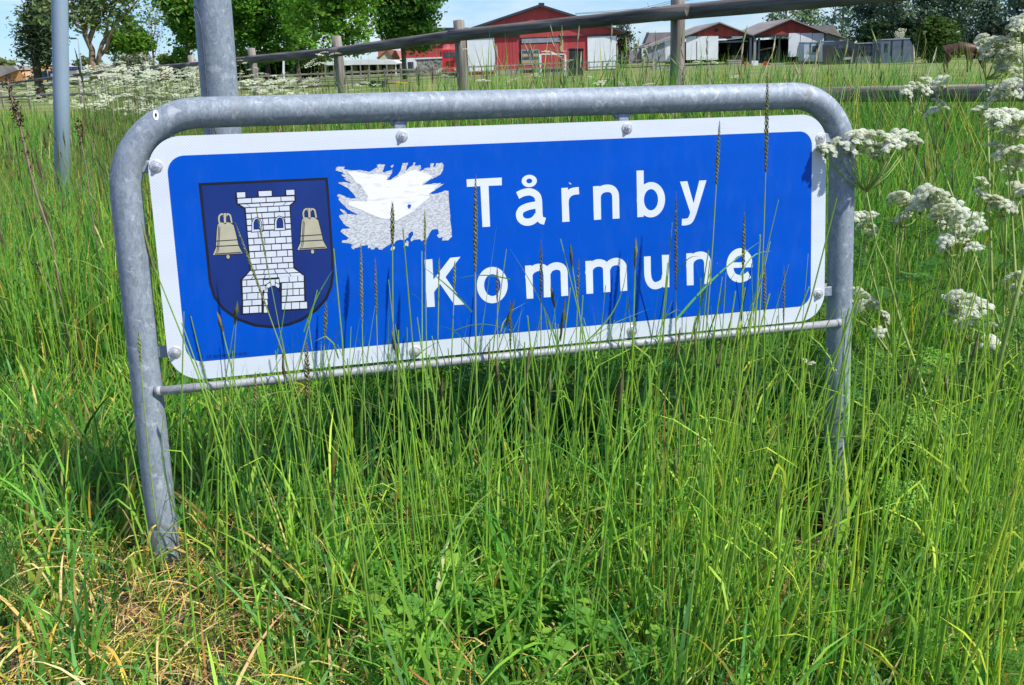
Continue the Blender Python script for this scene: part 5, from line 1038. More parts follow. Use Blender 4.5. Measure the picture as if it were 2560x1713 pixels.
def heads(tips, dirs, L, r, col, K=5):
    """slender seed spikes: rough spindles"""
    n = len(tips); V, F, C = [], [], []
    t = np.linspace(0, 1, K + 1); prof = np.sin(np.pi * np.clip(t * .92 + .06, 0, 1)) ** .7
    Vv = np.zeros((n, K + 1, 3, 3)); Cc = np.zeros_like(Vv)
    for i in range(K + 1):
        ctr = tips + dirs * (L * t[i])[:, None]; rr = r * prof[i] * rng.uniform(.7, 1.25, n)
        for s in range(3):
            a = TAU * s / 3 + i * .6; Vv[:, i, s] = ctr + np.stack([rr * math.cos(a), rr * math.sin(a), rr * 0], 1); Cc[:, i, s] = col
    base = np.arange(n)[:, None, None] * (3 * (K + 1)); k = np.arange(K)[None, :, None] * 3; s = np.arange(3)[None, None, :]; s2 = (s + 1) % 3
    F = np.stack([base + k + s, base + k + s2, base + k + 3 + s2, base + k + 3 + s], -1).reshape(-1, 4)
    return Vv.reshape(-1, 3), F, Cc.reshape(-1, 3)

def merge(parts):
    V = np.concatenate([p[0] for p in parts]); off = np.cumsum([0] + [len(p[0]) for p in parts[:-1]])
    F = np.concatenate([p[1] + o for p, o in zip(parts, off)]); return V, F, np.concatenate([p[2] for p in parts])

GREENS = np.array([(.15, .40, .06), (.11, .34, .05), (.25, .50, .065), (.075, .25, .05), (.14, .36, .12), (.34, .54, .09)])
STRAW = np.array([(.70, .54, .18), (.55, .37, .13), (.78, .64, .30), (.40, .22, .09), (.76, .54, .07)])
def pick(pal, n, p=None, j=.16): return np.clip(pal[rng.choice(len(pal), n, p=p)] * np.exp(rng.normal(0, j, (n, 1))), 0, .9)
def plate_y(x): return 2.0147 + (x + .6907) * .2891
def in_view(x, y, m=0.08): return (np.abs(x + 0.02) < (.5 + m) * y * 1.02)
def scatter(n, x0, x1, y0, y1, dens=None):
    x = rng.uniform(x0, x1, n); y = rng.uniform(y0, y1, n); k = in_view(x, y)
    # leave the tube feet and the plate itself free
    if dens is not None: k &= rng.random(n) < dens(x, y)
    x, y = x[k], y[k]; return np.stack([x, y, zg(x, y) - .01], 1)
def patch(x, y, s, seed=0.0): return .5 + .5 * np.sin(x * s + 1.7 + seed) * np.sin(y * s * 1.3 + .6 + seed * 2) 

def blades(name, n, x0, x1, y0, y1, hfun, w, K, lean_s, bias, label, dens=None, pal=GREENS, p=None, straw=.04, droop=.35, mat='leaf', grain=False, colfun=None):
    if y0 < 3:
        per = 9; R0c = scatter(n // per, x0, x1, y0, y1, dens); off = rng.normal(0, .026, (len(R0c) * per, 2)) * np.repeat(rng.uniform(.4, 1.6, (len(R0c), 1)), per, 0)
        R = np.repeat(R0c, per, 0); R[:, :2] += off; R[:, 2] = zg(R[:, 0], R[:, 1]) - .01; hk = np.repeat(rng.uniform(.6, 1.25, len(R0c)), per); ck = np.repeat(np.exp(rng.normal(0, .22, (len(R0c), 1))), per, 0)
    else: R = scatter(n, x0, x1, y0, y1, dens); off = 0; hk = 1; ck = 1
    m = len(R)
    h = hk * hfun(R[:, 0], R[:, 1]) * rng.uniform(.45 if y0 < 3 else .62, 1.14, m)
    lean = rng.normal(0, lean_s * .8, (m, 2)) + np.array(bias) + off * 5
    dr = np.abs(rng.normal(0, droop, m)); c = pick(pal, m, p) * ck
    ks = rng.random(m) < straw; c[ks] = pick(STRAW, ks.sum())
    if colfun is not None: c = colfun(R, c)
    ct = c * np.array([1.15, 1.1, .9]); dk = rng.random(m) < .10; ct[dk] = pick(STRAW, dk.sum())
    V, F, C = strips(R, h, w * rng.uniform(.6, 1.5, m), lean, dr, K, c * np.array([1.1, 1.0, .9]), ct)
    o = obj(name, np_mesh(name, V, F, M[mat], np.clip(C, 0, 1))); tag(o, label, 'grass', kind='stuff'); return o

# 1 foreground: from the camera's feet up to and under the sign
def post_gap(x, y):
    r = x / y
    return 1 - .84 * np.exp(-((r - .336) / .075) ** 2) * (y < 2.42) * sstep(1.7, 1.95, y) - .5 * np.exp(-((r + .385) / .05) ** 2) * (y < 2.0)
def h_front(x, y):
    base = .33 + .06 * np.sin(x * 5) + .05 * np.sin(x * 13 + y * 7)
    left = sstep(-.25, -.75, x) ; front = sstep(1.95, 1.55, y)
    return base * (1 - .42 * left) * (1 - .30 * front) * post_gap(x, y)
def leafy_(x, y): return np.exp(-((x - .0) / .27) ** 2 - ((y - 1.62) / .17) ** 2)
def d_front(x, y):
    left = sstep(-.35, -.8, x) * sstep(2.15, 1.6, y); leafy = leafy_(x, y); return (1 - .45 * left) * (1 - .82 * leafy)
def sun_fleck(R, c): return c
blades('tall_grass', 26000, -2.1, 2.2, 1.28, 3.3, h_front, .0072, 5, .34, (.03, .0), 'dense fresh green grass round the feet of the sign', d_front, p=[.27, .22, .16, .17, .1, .08], straw=.05)
blades('short_grass', 19000, -2.1, 2.2, 1.25, 3.3, lambda x, y: .12 * (1 - .8 * np.exp(-((x / y - .336) / .05) ** 2) * (y < 2.45) * sstep(1.75, 1.95, y)), .0042, 4, .5, (0, 0), 'short tangled undergrass below the sign', lambda x, y: 1 - .5 * sstep(-.4, -.9, x) * sstep(2.1, 1.6, y), pal=np.array([(.13, .31, .04), (.09, .24, .035), (.16, .33, .05)]), straw=.12, droop=.5)  # greens darkened so the gaps between the stems read as shaded
blades('leaning_blades', 4600, -1.2, 1.5, 1.35, 3.0, lambda x, y: .42 * h_front(x, y) / .33, .0085, 7, .5, (.05, .0), 'broad arching grass blades in front of the sign', lambda x, y: (1 - .5 * sstep(-.4, -.9, x)) * np.clip(post_gap(x, y) * 1.6 - .6, 0, 1), p=[.2, .1, .35, .05, .2, .1], straw=.03, droop=.6)
# stalks rising past the lower edge of the plate
def stalk_field(name, n, x0, x1, y0, y1, hmean, hs, r, lean_mu, lean_sd, label, headp=.35, col=(.42, .70, .08), tipc=(.34, .54, .09), sides=5, dens=None, leafy=.8, hl=(.04, .09)):
    R = scatter(n, x0, x1, y0, y1, dens); m = len(R); h = np.clip(rng.normal(hmean, hs, m), .12, hmean * 1.7)
    T = R + np.stack([h * rng.normal(lean_mu, lean_sd, m), h * rng.normal(0, lean_sd * .7, m), h], 1)
    bend = rng.normal(0, .015, (m, 2)); c = pick(np.array([col, (col[0] * 1.35, col[1] * 1.15, col[2]), (col[0] * .7, col[1] * .8, col[2])]), m)
    parts = [stems(R, T, r * rng.uniform(.6, 1.35, m), bend, 4, c, c * .35 + np.array(tipc) * .65, sides)]
    k = rng.random(m) < headp; d = T[k] - R[k]; d /= np.linalg.norm(d, axis=1, keepdims=True)
    L = rng.uniform(*hl, k.sum()); hc = pick(np.array([(.24, .29, .09), (.20, .20, .09), (.30, .33, .13), (.24, .20, .11)]), k.sum())
    parts.append(heads(T[k] - d * (L * .3)[:, None], d, L, r * 1.9, hc))
    kl = rng.random(m) < leafy; f = rng.uniform(.25, .75, kl.sum())[:, None]; q = R[kl] * (1 - f) + T[kl] * f
    hh = rng.uniform(.06, .17, kl.sum()); parts.append(strips(q, hh, np.full(kl.sum(), r * 2.6), rng.normal(0, .75, (kl.sum(), 2)), np.abs(rng.normal(0, .5, kl.sum())), 3, c[kl] * .9, c[kl]))
    V, F, C = merge(parts); o = obj(name, np_mesh(name, V, F, M['leaf'], np.clip(C, 0, 1))); tag(o, label, 'grass', kind='stuff')
front_only = lambda x, y: (y < plate_y(x) - .03) * (1 - .65 * leafy_(x, y)) * sstep(-1.0, -.1, x) 
stalk_field('flowering_grass', 900, -.75, 1.4, 1.5, 2.5, .50, .12, .0021, .04, .14, 'thin upright grass stalks standing in front of the sign', .10, dens=lambda x, y: front_only(x, y) * .9 * (1 - .75 * np.exp(-((x / y - .336) / .05) ** 2) * sstep(1.6, 1.9, y)))
stalk_field('flowering_grass', 430, .25, 1.6, 1.35, 2.6, .58, .14, .0026, .14, .13, 'thick bright stalks leaning right at the lower right', .0, col=(.50, .74, .08), dens=lambda x, y: (y < plate_y(x) - .03) * (1 - .8 * np.exp(-((x / y - .33) / .055) ** 2) * sstep(1.6, 1.9, y)))
stalk_field('flowering_grass', 700, -1.5, 2.0, 2.7, 4.2, .62, .10, .0015, 0, .12, 'grass stalks rising behind the sign', .3, dens=lambda x, y: 1.0 * (y > plate_y(x) + .2))

# 2 between the sign and the log fence, thinning out beyond it
def before_fence(x, y): return np.where(y < fence_y(x) + .8, 1.0, .0)
blades('meadow_grass', 52000, -3.6, 3.4, 3.2, 7.0, lambda x, y: .56 + .10 * patch(x, y, 1.6) + .36 * sstep(.3, 1.4, x) * sstep(3.3, 4.4, y), .0062, 4, .24, (.03, 0), 'tall meadow grass behind the sign', lambda x, y: np.maximum(before_fence(x, y), .75 * (x > .8)), p=[.3, .2, .2, .12, .08, .1], straw=.05)
blades('meadow_grass', 60000, -9, 5, 7.0, 16, lambda x, y: .72 + .10 * patch(x, y, .9) + .20 * sstep(-1.8, -.2, x) - .06 * sstep(1.2, 2.2, x) - .10 * sstep(.33, .42, x / y), .010, 3, .2, (.03, 0), 'tall meadow grass up to the log fence', lambda x, y: np.maximum(before_fence(x, y), .6 * (x > -.3) * sstep(14, 9, y)), p=[.28, .2, .22, .1, .08, .12], straw=.06)
blades('weed_tufts', 10000, -1.2, 4.5, 5.4, 9.0, lambda x, y: (.90 + .24 * patch(x, y, 2.3)) * (1 - .14 * sstep(1.0, 2.4, x)) * (1 - .12 * sstep(.33, .42, x / y)), .011, 5, .13, (.02, 0), 'taller rough tufts of grass along the log fence', lambda x, y: sstep(.35, .75, patch(x, y, 1.7, 1.0)), p=[.3, .25, .2, .15, .05, .05], straw=.08, droop=.2)
blades('meadow_grass', 22000, -24, -5, 14, 44, lambda x, y: .70 + 0 * x, .022, 3, .2, (.03, 0), 'far strip of tall grass along the fence at the left', before_fence, p=[.2, .2, .25, .1, .1, .15], straw=.08)
stalk_field('flowering_grass', 2600, -5, 3.6, 3.6, 9.5, .68, .12, .0024, 0, .12, 'pale and dark grass stalks in the meadow behind the sign', .5, col=(.30, .38, .09), tipc=(.30, .30, .14), dens=lambda x, y: np.maximum(before_fence(x, y), .6 * (x > .6)), hl=(.06, .14))
blades('pasture_grass', 42000, -30, 24, 8, 46, lambda x, y: .18 + .16 * patch(x, y, .5) + .12 * sstep(24, 10, y), .03, 2, .4, (0, 0), 'short yellow-green pasture grass beyond the fence', lambda x, y: np.where(y > fence_y(x), 1., 0) * np.clip(14 / y, .15, 1), pal=np.array([(.26, .34, .05), (.20, .31, .04), (.34, .38, .09), (.16, .27, .04)]), straw=.06)
# tall straws against the barn, in front of the fence gap
def straws(label, specs):
    V0 = []
    R = []; T = []
    for px0, py0, px1, py1, Y in specs:
        a = at(px0, py0, Y); b = at(px1, py1, Y - .1); R.append(b); T.append(a)
    R = np.array([list(q) for q in R]); T = np.array([list(q) for q in T]); R2 = R + (R - T) * .8
    c = pick(np.array([(.34, .32, .20), (.25, .30, .12), (.42, .38, .26)]), len(R))
    parts = [stems(R2, T, np.full(len(R), .0030), rng.normal(0, .03, (len(R), 2)), 6, c, c, 4)]
    d = T - R; d /= np.linalg.norm(d, axis=1, keepdims=True); parts.append(heads(T - d * .03, d, np.full(len(R), .13), np.full(len(R), .006), c * .8))
    V, F, C = merge(parts); o = obj('dry_stalks', np_mesh('dry_stalks', V, F, M['dry'], C)); tag(o, label, 'grass', kind='stuff')
sp = []
for k in range(26):
    x = R_.uniform(1225, 1760); y = R_.uniform(95, 175); lx = R_.gauss(-8, 18); sp.append((x + lx, y, x, 225, R_.uniform(5.8, 7.2)))
for k in range(16):
    x = R_.uniform(1760, 2360); y = R_.uniform(110, 185); lx = R_.gauss(10, 20); sp.append((x + lx, y, x, 225, R_.uniform(4.6, 6.2)))
straws('pale dry grass straws standing up against the barn and sheds', sp)

# dead straw mat at the lower left
R = scatter(3400, -1.2, -.15, 1.35, 2.15, lambda x, y: sstep(-.1, -.5, x) * sstep(2.2, 1.85, y)); m = len(R); R[:, 2] += rng.uniform(0, .035, m)
V, F, C = strips(R, rng.uniform(.03, .10, m), rng.uniform(.0015, .0045, m), rng.normal(0, 1.3, (m, 2)), rng.uniform(.4, 1.1, m), 5, pick(STRAW, m), pick(STRAW, m), curl=1.2)
tag(obj('dead_grass', np_mesh('dead_grass', V, F, M['dry'], np.clip(C, 0, .9))), 'mat of dead yellow and tan grass by the left foot of the sign', 'dead grass', kind='stuff')
R = scatter(1500, -.4, 1.3, 1.4, 2.6); R = R[(np.abs(R[:, 0] / R[:, 1] - .336) > .05) | (R[:, 1] < 1.85)]; m = len(R); R[:, 2] += rng.uniform(0, .08, m)
V, F, C = strips(R, rng.uniform(.05, .16, m), rng.uniform(.002, .0045, m), rng.normal(0, 1.0, (m, 2)), rng.uniform(.3, 1.0, m), 5, pick(STRAW, m), pick(STRAW, m), curl=1.2)
tag(obj('dead_grass', np_mesh('dead_grass', V, F, M['dry'], np.clip(C, 0, .9))), 'scattered dead straw blades between the green stems', 'dead grass', kind='stuff')
R = scatter(190, -1.15, .1, 1.35, 2.1); m = len(R)
V, F, C = strips(R, rng.uniform(.12, .26, m), rng.uniform(.005, .009, m), rng.normal(0, .6, (m, 2)), rng.uniform(.4, .9, m), 7, pick(STRAW[[0, 2, 4]], m), pick(STRAW[[0, 2, 3]], m))
tag(obj('yellow_blades', np_mesh('yellow_blades', V, F, M['dry'], np.clip(C, 0, .9))), 'curved yellowed grass blades at the lower left', 'grass', kind='stuff')

# ------------------------------------------------------------------ leafy plants
def xform(V, M4): return (np.c_[V, np.ones(len(V))] @ np.array(M4).T)[:, :3]
def fern(n_pair=9, L=.16, wid=.07):
    """feathery leaf of cow parsley lying along +X"""
    V, F = [], []
    def leaflet(o, d, l, w):
        d = d / np.linalg.norm(d); s = np.array([-d[1], d[0], 0]); b = len(V)
        V.extend([o, o + d * l * .45 + s * w, o + d * l + np.array([0, 0, -.12 * l]), o + d * l * .45 - s * w]); F.append([b, b + 1, b + 2, b + 3])
    for i in range(n_pair):
        t = (i + .6) / n_pair; o = np.array([L * t, 0, .02 * math.sin(t * 3)]); l = wid * math.sin(math.pi * (1 - t) ** .75) ** .8 + .006
        for s in (1, -1):
            d = np.array([.55, s, 0.]); d /= np.linalg.norm(d)
            for q in range(4):
                f = (q + .5) / 4; leaflet(o + d * l * f, np.array([1, s * .2, .05]), l * .34 * (1 - f * .5), .0035); leaflet(o + d * l * f, np.array([.1, s * 1.2, 0]), l * .34 * (1 - f * .5), .0035)
            leaflet(o, d, l, .0022)
    return np.array(V), np.array(F)
FV, FF = fern()
def foliage(name, label, C0, scale, col, shape, n_jit=.35):
    Vs, Fs, Cs = [], [], []; off = 0; SV, SF = shape
    for i, c in enumerate(C0):
        a = R_.uniform(0, TAU); mt = Matrix.Translation(c) @ Matrix.Rotation(a, 4, 'Z') @ Matrix.Rotation(R_.gauss(-.15, n_jit), 4, 'Y') @ Matrix.Rotation(R_.gauss(0, n_jit), 4, 'X') @ Matrix.Scale(scale * R_.uniform(.7, 1.4), 4)
        Vs.append(xform(SV, mt)); Fs.append(SF + off); off += len(SV); Cs.append(np.repeat(jcol(col, 1, .25, .12), len(SV), 0))
    o = obj(name, np_mesh(name, np.concatenate(Vs), np.concatenate(Fs), M['leaf'], np.concatenate(Cs))); tag(o, label, 'foliage', kind='stuff')
R = scatter(900, .62, 1.7, 1.45, 3.2, lambda x, y: sstep(.55, 1.0, x / y * 2.2) * (1 - .9 * np.exp(-((x / y - .338) / .05) ** 2) * (y < 2.45) * sstep(1.7, 1.9, y))); R[:, 2] += rng.uniform(.03, .30, len(R)) * np.clip((R[:, 1] - 1.3) / 1.2, .15, 1)
foliage('feathery_foliage', 'feathery green cow parsley leaves at the lower right', R, .72, (.17, .36, .05), (FV, FF))
R = scatter(420, 1.0, 2.6, 2.5, 4.4); R[:, 2] += rng.uniform(.1, .62, len(R))
foliage('feathery_foliage', 'feathery leaves massed among the cow parsley at the right', R, .75, (.10, .25, .045), (FV, FF))
R = scatter(420, -.5, 1.2, 2.35, 3.2, lambda x, y: (y > plate_y(x) + .1) * 1.0); R[:, 2] += rng.uniform(.05, .3, len(R))
foliage('feathery_foliage', 'dark feathery leaves in the shade behind the sign', R, 1.0, (.10, .24, .04), (FV, FF))
def roundleaf():
    n = 9; V = [[0, 0, 0]] + [[.5 + .5 * math.cos(a), .42 * math.sin(a), .04 * math.cos(3 * a)] for a in np.linspace(-math.pi, math.pi, n + 1)[:-1]]; V[0] = [.5, 0, -.05]
    return np.array(V), np.array([[0, i, i % n + 1, 0] for i in range(1, n + 1)])
RV = roundleaf()[0]; RF = np.array([[0, i, i % 9 + 1] for i in range(1, 10)])
def foliage_tri(*a): foliage(*a)
R = scatter(1700, -.6, 1.4, 1.95, 3.0); R[:, 2] += rng.uniform(.02, .16, len(R)); foliage_tri('clover_leaves', 'small rounded leaves low among the stems', R[np.abs(R[:, 0] / R[:, 1] - .336) > .05], .026, (.07, .19, .035), (RV, RF))
R = scatter(900, .6, 1.6, 1.85, 3.0); R[:, 2] += rng.uniform(.02, .2, len(R)); foliage_tri('clover_leaves', 'small rounded leaves low at the right', R[np.abs(R[:, 0] / R[:, 1] - .336) > .05], .030, (.09, .22, .035), (RV, RF))

# cinquefoil: five toothed leaflets on a thin stalk
def leaflet_outline(L, w, teeth=6):
    pts = [(0, 0)]
    def wd(t): return w * (math.sin(math.pi * min(1, t) ** 1.35)) ** .8
    up = []
    for i in range(1, teeth + 1):
        t = i / (teeth + .6); up += [(L * (t - .045), wd(t) * 1.0 + .0002), (L * (t + .012), wd(t) * .80)]
    return pts + up + [(L, 0)] + [(x, -y) for x, y in reversed(up)]
def cinq_mesh(name):
    mb = []; V, F3, F = [], [], []
    for a, s in ((0, 1), (.95, .88), (-.95, .88), (1.95, .6), (-1.95, .6)):
        o = leaflet_outline(.030 * s, .0095 * s); b = len(V); ca, sa = math.cos(a), math.sin(a); n = len(o)
        for x, y in o: V.append((x * ca - y * sa, x * sa + y * ca, .55 * abs(y) + .05 * x - 2.2 * x * x))
        c = len(V); V.append((.5 * .030 * s * ca, .5 * .030 * s * sa, .0005))
        for i in range(n): F3.append((c, b + i, b + (i + 1) % n))
    V = np.array(V); return V, np.array(F3)
CV, CF = cinq_mesh('x')
leafmeshes = []
for c in ((.19, .43, .05), (.14, .35, .05), (.27, .50, .06)):
    leafmeshes.append(np_mesh('cinquefoil_leaf', CV, CF, M['leaf'], np.tile(np.array(c), (len(CV), 1)) * rng.uniform(.9, 1.1, (len(CV), 1))))
stalkmesh = MB().tube([(0, 0, 0), (.02, 0, .03), (.03, 0, .055)], .0009, 4).mesh('leaf_stalk', pm('stalk_green', (.12, .22, .04), None, 30, .7))
cf_spots = [(965, 1490, 'under the empty middle of the sign, topmost of the leafy patch'), (1050, 1520, 'in the centre of the bright leafy patch'), (1125, 1500, 'right of the centre of the leafy patch'), (905, 1530, 'at the left of the bright leafy patch'),
            (1010, 1600, 'low in the leafy patch, left of the pale upright stem'), (1180, 1570, 'at the right edge of the leafy patch'), (1030, 1685, 'at the bottom edge below the leafy patch'), (1260, 1600, 'between upright stems right of the leafy patch'),
            (1320, 1660, 'near the bottom edge, right of the middle'), (1120, 1650, 'at the bottom middle beside a thick bright stem'), (880, 1620, 'low left of the leafy patch among straw'), (1290, 1520, 'half hidden by stems right of the middle'),
            (1385, 1550, 'behind upright stems at the right end of the leafy patch'), (1560, 1670, 'at the bottom edge right of the leafy patch'), (1110, 1425, 'higher up, behind the leafy patch'), (780, 1560, 'among dry straw left of the leafy patch'), (1400, 1640, 'at the bottom right of the middle'), (1480, 1600, 'under dense stems right of the middle')]
for px, py, lab in cf_spots:
    r = at(px, py, 2) - Vector((0, 0, EYE)); k = (0.075 - EYE) / r.z; g0 = Vector((0, 0, EYE)) + r * k
    g0.z = float(zg(g0.x, g0.y)); t = thing('cinquefoil', 'toothed five-leaflet green plant ' + lab, 'plant', g0, 0, 'cinquefoil plants at the bottom')
    for q in range(R_.randrange(12, 18)):
        a = R_.uniform(0, TAU); d_ = R_.uniform(.01, .085); s_ = R_.uniform(.9, 1.55); hz = R_.uniform(.05, .15)
        L1 = obj('leaf', leafmeshes[R_.randrange(3)], t, (d_ * math.cos(a), d_ * math.sin(a), hz)); L1.rotation_euler = (R_.gauss(.25, .3), R_.gauss(0, .3), R_.uniform(0, TAU)); L1.scale = (s_, s_, s_)
    MB().tube([(0, 0, -.01), (.005, 0, .03), (0, .006, .06)], .0012, 4).build('stem', M['stalk'] if 'stalk' in M else M.setdefault('stalk', pm('stalk_green2', (.14, .24, .04), None, 30, .7)), t)

# horsetail shoots
def horsetail_mesh(h, n, l, up):
    V, F = [], []
    for i in range(n):
        z = h * (.25 + .75 * i / n); ll = l * (1 - .75 * (i / n) ** 1.5)
        for k in range(9):
            a = TAU * (k + .5 * (i % 2)) / 9; d = np.array([math.cos(a), math.sin(a), up]); s = np.array([-math.sin(a), math.cos(a), 0]) * .0009; o = np.array([0, 0, z]); b = len(V)
            V += [o - s, o + s, o + d * ll * .6 + s * .8, o + d * ll * .6 - s * .8, o + d * ll + np.array([0, 0, ll * .15])]; F += [[b, b + 1, b + 2, b + 3], [b + 3, b + 2, b + 4, b + 4]]
    return np.array(V), np.array(F)
def tri_fix(F): return [np.array([f for f in F if f[2] != f[3]]), np.array([f[:3] for f in F if f[2] == f[3]])]
hv, hf = horsetail_mesh(.16, 12, .022, .35); hv2, hf2 = horsetail_mesh(.14, 10, .045, .9)
hm1 = np_mesh('whorls', hv, tri_fix(hf), M['leaf'], np.tile((.17, .36, .04), (len(hv), 1))); hm2 = np_mesh('whorls', hv2, tri_fix(hf2), M['leaf'], np.tile((.10, .26, .045), (len(hv2), 1)))
hst = MB().tube([(0, 0, -.01), (0, 0, .14)], .0014, 5).mesh('stem', M['stalk'])
for px, py, m_, lab in [(572, 1245, 0, 'whorled horsetail shoot under the blue plate, left of the middle'), (618, 1300, 0, 'whorled horsetail shoot just right of the first one under the plate'), (1063, 1385, 0, 'upright horsetail shoot above the bright leafy patch'), (822, 1440, 0, 'upright horsetail shoot at the left of the leafy patch'),
                        (1198, 1260, 0, 'horsetail shoot among dense stems in the middle'), (1168, 1430, 0, 'horsetail shoot right above the leafy patch'), (30, 1560, 1, 'bushy horsetail at the left edge, nearest the corner'), (70, 1600, 1, 'bushy horsetail just right of the corner one'), (45, 1510, 1, 'bushy horsetail tuft highest at the left edge'), (10, 1590, 1, 'bushy horsetail cut by the left edge'), (930, 1700, 1, 'bushy horsetail at the bottom edge under the sticker'), (2020, 1290, 0, 'horsetail shoot before the foot of the right post'), (1140, 1320, 0, 'small horsetail shoot behind the middle stems')]:
    r = at(px, py, 2) - Vector((0, 0, EYE)); k = (.12 - EYE) / r.z; g0 = Vector((0, 0, EYE)) + r * k; g0.z = float(zg(g0.x, g0.y))
    t = thing('horsetail', lab, 'plant', g0, R_.uniform(0, 6), 'horsetails in the grass'); w_ = obj('whorls', hm2 if m_ else hm1, t); w_.scale = [R_.uniform(.8, 1.25)] * 3; obj('stem', hst, t)

# ------------------------------------------------------------------ single seed stalks before the plate
def seed_stalk(label, top, base, hl, hw, sw, dark, off=.10, bow=0.0, leaf=None, offb=None):
    hw = hw * R_.uniform(.6, .9); dark = tuple(np.array(dark) * .75 + np.array([.04, .055, .015]))
    """top/base: photo pixels; hl head length and hw head width in metres"""
    r = at(top[0], top[1], 2) - Vector((0, 0, EYE)); yt = None
    def on_plane(px, py, o):
        d_ = at(px, py, 1) - Vector((0, 0, EYE)); n_ = AN; k = ((TO - AN * o) - Vector((0, 0, EYE))).dot(n_) / d_.dot(n_); return Vector((0, 0, EYE)) + d_ * k
    T = on_plane(top[0], top[1], off); Bp = on_plane(base[0], base[1], off + .05 if offb is None else offb)
    gz = float(zg(Bp.x, Bp.y)); dr = (T - Bp).normalized(); B0 = Bp - dr * max(0, (Bp.z - gz) / max(dr.z, .3))
    t = thing('grass_stalk', label, 'grass stalk', B0, 0, 'seed stalks standing in front of the sign')
    A_ = Vector((0, 0, 0)); E_ = T - B0; side = E_.cross(Vector((0, 1, 0))).normalized() * bow
    pt = lambda f: E_ * f + side * math.sin(f * math.pi)
    Lt = E_.length; f0 = 1 - hl / Lt
    MB().tube([pt(f0 * i / 8) for i in range(9)] + [pt(1 - .02)], [sw * (1 - .3 * i / 8) for i in range(9)] + [sw * .4], 6).build('stem', M['stalk_seed'], t)
    V, F, C = [], [], []; n = int(hl / .0019)
    for i in range(n):
        f = f0 + (1 - f0) * i / n; o = np.array(pt(f)); tt = i / n; wloc = hw * (math.sin(math.pi * min(1, .12 + tt * .86)) ** .6)
        a = i * 2.4; out = np.array([math.cos(a), math.sin(a), 0]); ax = np.array((pt(min(1, f + .02)) - pt(f)).normalized())
        l = .0115 * (1 - .3 * tt); b = len(V); c0 = o + out * wloc * .28; c1 = c0 + ax * l + out * wloc * .35; sd = np.cross(ax, out); sd /= np.linalg.norm(sd); md = (c0 + c1) / 2
        V += [c0, md + sd * wloc * .42 , c1, md - sd * wloc * .42, md + out * wloc * .35]
        F += [[b, b + 1, b + 4], [b + 1, b + 2, b + 4], [b + 2, b + 3, b + 4], [b + 3, b, b + 4], [b, b + 3, b + 2], [b, b + 2, b + 1]]
        cc = np.array(dark) * 1.25 * R_.uniform(.75, 1.3); C += [cc] * 5
    obj('seed_head', np_mesh('seed_head', np.array(V), np.array(F), M['dry'], np.clip(np.array(C), 0, 1)), t)
    for (f, dx, dz, w_) in (leaf or []):
        o = pt(f); e = o + Vector((dx, R_.uniform(-.02, .02), dz)); n_ = 6; V = []; 
        d_ = (e - o); s_ = d_.cross(Vector((0, 1, 0))).normalized() * .5 + Vector((0, .4, 0))
        for i in range(n_ + 1):
            u_ = i / n_; c_ = o + d_ * u_ + Vector((0, 0, .015 * math.sin(u_ * math.pi))); ww = w_ * (1 - u_ ** 2) + .0002; V += [tuple(c_ - s_ * ww * .5), tuple(c_ + s_ * ww * .5)]
        obj('leaf', np_mesh('leaf', np.array(V), np.array([[2 * i, 2 * i + 1, 2 * i + 3, 2 * i + 2] for i in range(n_)]), M['leaf'], np.tile((.13, .28, .05), (len(V), 1))), t)
M['stalk_seed'] = pm('seed_stalk_green', (.16, .27, .05), (.24, .34, .06), 25, .6)
DK, OL, GR = (.085, .07, .045), (.15, .14, .05), (.20, .25, .07)
